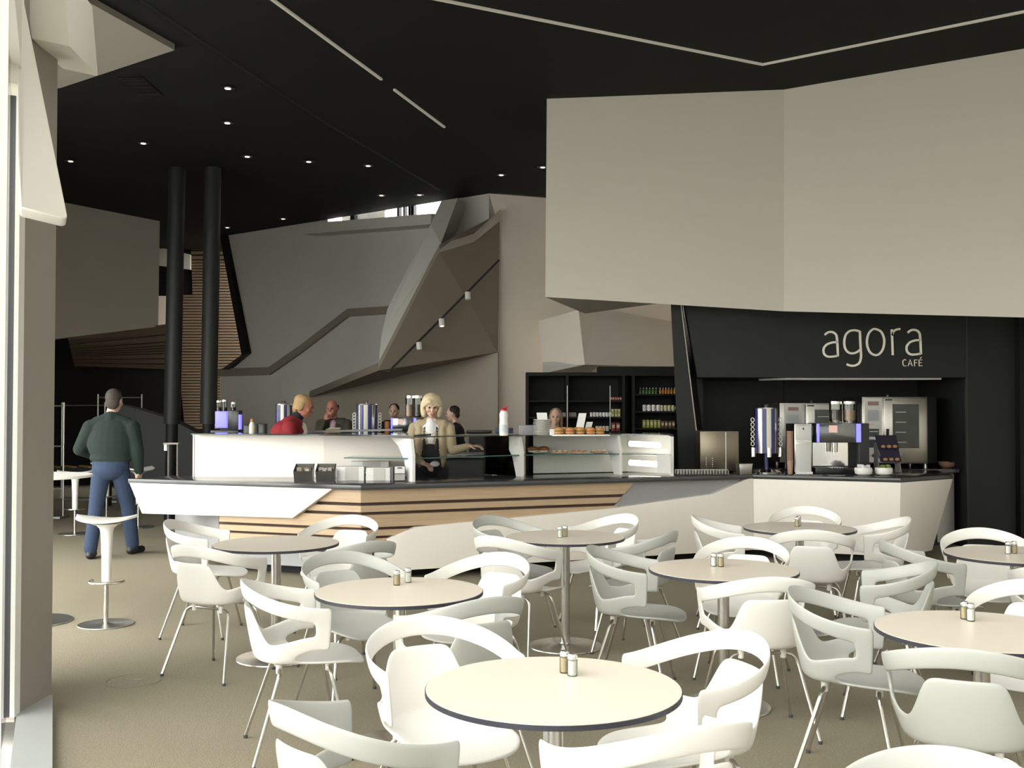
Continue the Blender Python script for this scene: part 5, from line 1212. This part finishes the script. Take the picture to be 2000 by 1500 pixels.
M['greenb'] = mat('green_bottle', (.05, .13, .035), .3); M['orangeb'] = mat('orange_bottle', (.40, .15, .02), .35); M['redb'] = mat('red_pack', (.30, .03, .04), .5); M['limeb'] = mat('lime_pack', (.34, .38, .05), .5); M['creamb'] = mat('cream_pack', (.60, .55, .35), .6); M['brownb'] = mat('brown_pack', (.16, .07, .04), .6)
def goods(kind, x0, x1, n, z, m, lab, cat, grp, hh):
    pr = None
    for i in range(n):
        x = lerp(x0, x1, i / max(1, n - 1)); X = P(x, 800, Y6 + .08).x; r = min(.030, (P(x1, 800, Y6).x - P(x0, 800, Y6).x) / max(1, n - 1) * .42)
        if pr is None:
            if kind == 'bottle':
                t = thing('bottle', lab, cat); MB().lathe([(r, 0), (r, hh * .6), (r * .4, hh * .78), (r * .38, hh * .9)], 14).build('body', m, t, smooth=True); MB().lathe([(r * .45, hh * .9), (r * .45, hh)], 10).build('cap', M['paper'], t)
            elif kind == 'mug':
                t = thing('mug', lab, cat); MB().lathe([(r * .85, 0), (r, hh * .1), (r, hh)], 16).build('cup', m, t, smooth=True); MB().tube([(r * .9, 0, hh * .8), (r * 1.5, 0, hh * .7), (r * 1.5, 0, hh * .35), (r * .9, 0, hh * .25)], .006, 6).build('handle', m, t)
            else:
                t = thing('carton', lab, cat); MB().box((0, 0, hh / 2), (r * 1.9, .07, hh)).build('box', m, t, bevel=.004); MB().box((0, -.0365, hh * .55), (r * 1.4, .003, hh * .4)).build('printed_panel', M['creamb'] if m is not M['creamb'] else M['limeb'], t)
            pr = t
        else: t = copy_tree(pr)
        t.location = (X, Y6 + .10, z + .0005); tag(t, ORD[i] + ' ' + lab, cat, grp)
goods('bottle', 1251, 1282, 6, zr[2], M['greenb'], 'green bottle from the left on the top right shelf', 'bottle', 'green bottles', .085)
goods('bottle', 1290, 1318, 6, zr[2], M['orangeb'], 'orange bottle from the left on the top right shelf', 'bottle', 'orange bottles', .085)
goods('mug', 1259, 1286, 4, zr[1], M['porcelain'], 'white mug from the left on the middle right shelf', 'mug', 'white mugs', .09)
goods('mug', 1293, 1315, 4, zr[1], M['creamb'], 'cream mug from the left on the middle right shelf', 'mug', 'cream mugs', .085)
goods('carton', 1258, 1287, 5, zr[0], M['limeb'], 'lime green carton from the left on the bottom right shelf', 'carton', 'lime cartons', .115)
goods('carton', 1294, 1315, 4, zr[0], M['brownb'], 'brown carton from the left on the bottom right shelf', 'carton', 'brown cartons', .10)
goods('mug', 1155, 1192, 7, zm[1], M['porcelain'], 'white cup from the left on the middle shelf', 'cup', 'white cups', .062)
goods('carton', 1197, 1209, 3, zm[1], M['creamb'], 'tall cream carton from the left on the middle shelf', 'carton', 'cream cartons', .11)
goods('carton', 1166, 1186, 4, zm[0], M['porcelain'], 'low white carton from the left on the bottom middle shelf', 'carton', 'low white cartons', .07)
goods('carton', 1198, 1207, 2, zm[0], M['redb'], 'red and white carton from the left on the bottom shelf', 'carton', 'red cartons', .12)
goods('carton', 1194, 1212, 5, zm[2], M['redb'], 'dark red pack from the left on the top middle shelf', 'pack', 'dark red packs', .05)
q = P(1112, 810, Y6); o = MB().box((0, 0, .05), (.20, .06, .06)).build('sign_board', mat('dull_sign', (.22, .21, .17), .7)); o.location = (q.x, Y6 + .05, zm[1] + .0); tag(o, 'dull beige board on the left shelf behind the woman', 'board'); o.location.z = zm[1] - .0185
# ---- track and spotlights under the stair
a, c = P(975, 503, 16.6), P(766, 714, 15.95)
def on_soffit(x, y, d=0.0): # between track ends
    u = (x - 975) / (766 - 975); return a.lerp(c, u)
o = MB().tube([a + V3(0, -.06, -.05), c + V3(0, -.06, -.05)], .018, 8).build('light_track', M['gasket']); tag(o, 'thin dark lighting track running down the stair underside', 'light track')
for x, y, lab in ((913, 578, 'topmost spotlight on the stair lighting track'), (862, 630, 'middle spotlight on the stair lighting track, lit'), (818, 676, 'lowest spotlight on the stair lighting track')):
    p = P(x, y, 16.0); t = thing('track_spotlight', lab, 'spotlight', p, group='track spotlights')
    MB().tube([(0, 0, .055), (.01, -.02, -.055)], .042, 14).build('can', M['frame'], t, smooth=True); MB().tube([(.01, -.022, -.056), (.0105, -.023, -.060)], .032, 14).build('lens', M['spot'] if y == 630 else M['grey'], t)
    top_ = on_soffit(x, y) + V3(0, -.06, -.05) - p; MB().tube([(0, 0, .05), top_], .010, 6).build('stem', M['gasket'], t)
# ---- metal rails and low things in the dark recess at left
for x, y0, y1, Y, lab in ((125, 786, 945, 15.4, 'thin steel garment rail beside the white pillar'), (277, 770, 820, 18.0, 'thin steel rail right of the man'), (205, 786, 860, 18.4, 'thin steel rail just left of the head of the man')):
    p = P(x, y0, Y); t = thing('display_rail', lab, 'rail', (p.x, Y, 0), group='steel rails in the recess')
    MB().tube([(0, 0, .0), (0, 0, p.z)], .014, 8).build('upright', M['steeldull'], t, smooth=True); MB().tube([(-.75, 0, 0), (-.75, 0, p.z)], .014, 8).build('upright', M['steeldull'], t, smooth=True)
    for zz in ((p.z * .97, p.z * .62, p.z * .25) if x == 125 else (p.z * .97, .25)): MB().tube([(-.75, 0, zz), (0, 0, zz)], .010, 8).build('crossbar', M['steeldull'], t, smooth=True)
    MB().box((-.375, 0, .02), (.8, .32, .03)).build('foot', M['steeldull'], t)
q = P(140, 910, 17.2); t = thing('low_bench', 'low bench with yellow striped cover in the dark recess', 'bench', (q.x, 17.2, 0), .1)
MB().box((0, 0, .62), (1.3, .5, .06)).build('seat', M['blackdeep'], t)
for i in range(5): MB().box((-.5 + i * .25, -.1, .66), (.06, .5, .02), .6).build('stripe', mat('ochre', (.30, .19, .04), .8), t)
for sx in (-1, 1): MB().box((sx * .55, 0, .3), (.06, .45, .6)).build('leg', M['blackdeep'], t)
q = P(338, 866, 14.2); t = thing('side_stand', 'small dark stand with pale top at the foot of the left column', 'stand', (q.x, 14.2, 0))
MB().box((0, 0, q.z), (.20, .2, .02)).build('top', M['taupe'], t); MB().box((-.07, -.09, q.z - .05), (.04, .02, .09)).build('bracket', M['frame'], t)
for sx in (-1, 1): MB().tube([(sx * .06, 0, 0), (sx * .06, 0, q.z)], .012, 8).build('leg', M['steeldull'], t)
q = PZ(650, 838, 1.20); 
t = thing('bar_table', 'dark high table in front of the balding man', 'table', (P(655, 800, 15.0).x, 15.0, 0)); MB().box((0, 0, 1.24), (.9, .5, .04)).build('top', M['charcoal'], t); MB().lathe([(.04, .02), (.04, 1.22)], 16).build('column', M['blackdeep'], t); MB().lathe([(.22, 0), (.22, .02)], 24).build('base_plate', M['blackdeep'], t)
o = MB().box((0, 0, .03), (.20, .14, .06)).build('book', mat('yellow_book', (.30, .26, .09), .7), bevel=.004); o.location = (P(652, 800, 14.9).x, 14.9, 1.2605); tag(o, 'thick yellow edged book before the balding man', 'book')
o = MB().box((0, 0, .004), (.17, .12, .008)).build('paper_sheet', M['paper']); o.location = (P(655, 800, 14.9).x, 14.9, 1.3215); tag(o, 'white paper lying on the yellow edged book', 'paper')
# till screens behind the display case
for x, w, lab in ((936, .34, 'long flat dark till shelf right of the serving woman'), (985, .24, 'dark till box behind the squeeze bottle')):
    t = thing('till', lab, 'till', (P(x, 800, 14.2).x, 14.2, 0)); z = P(x, 846, 14.2).z
    MB().box((0, 0, z + .02), (w, .3, .04 if w > .3 else .10)).build('top', M['navy'] if w < .3 else M['blackplastic'], t, bevel=.004); MB().box((0, 0, z / 2), (w * .8, .26, z)).build('stand', M['charcoal'], t)
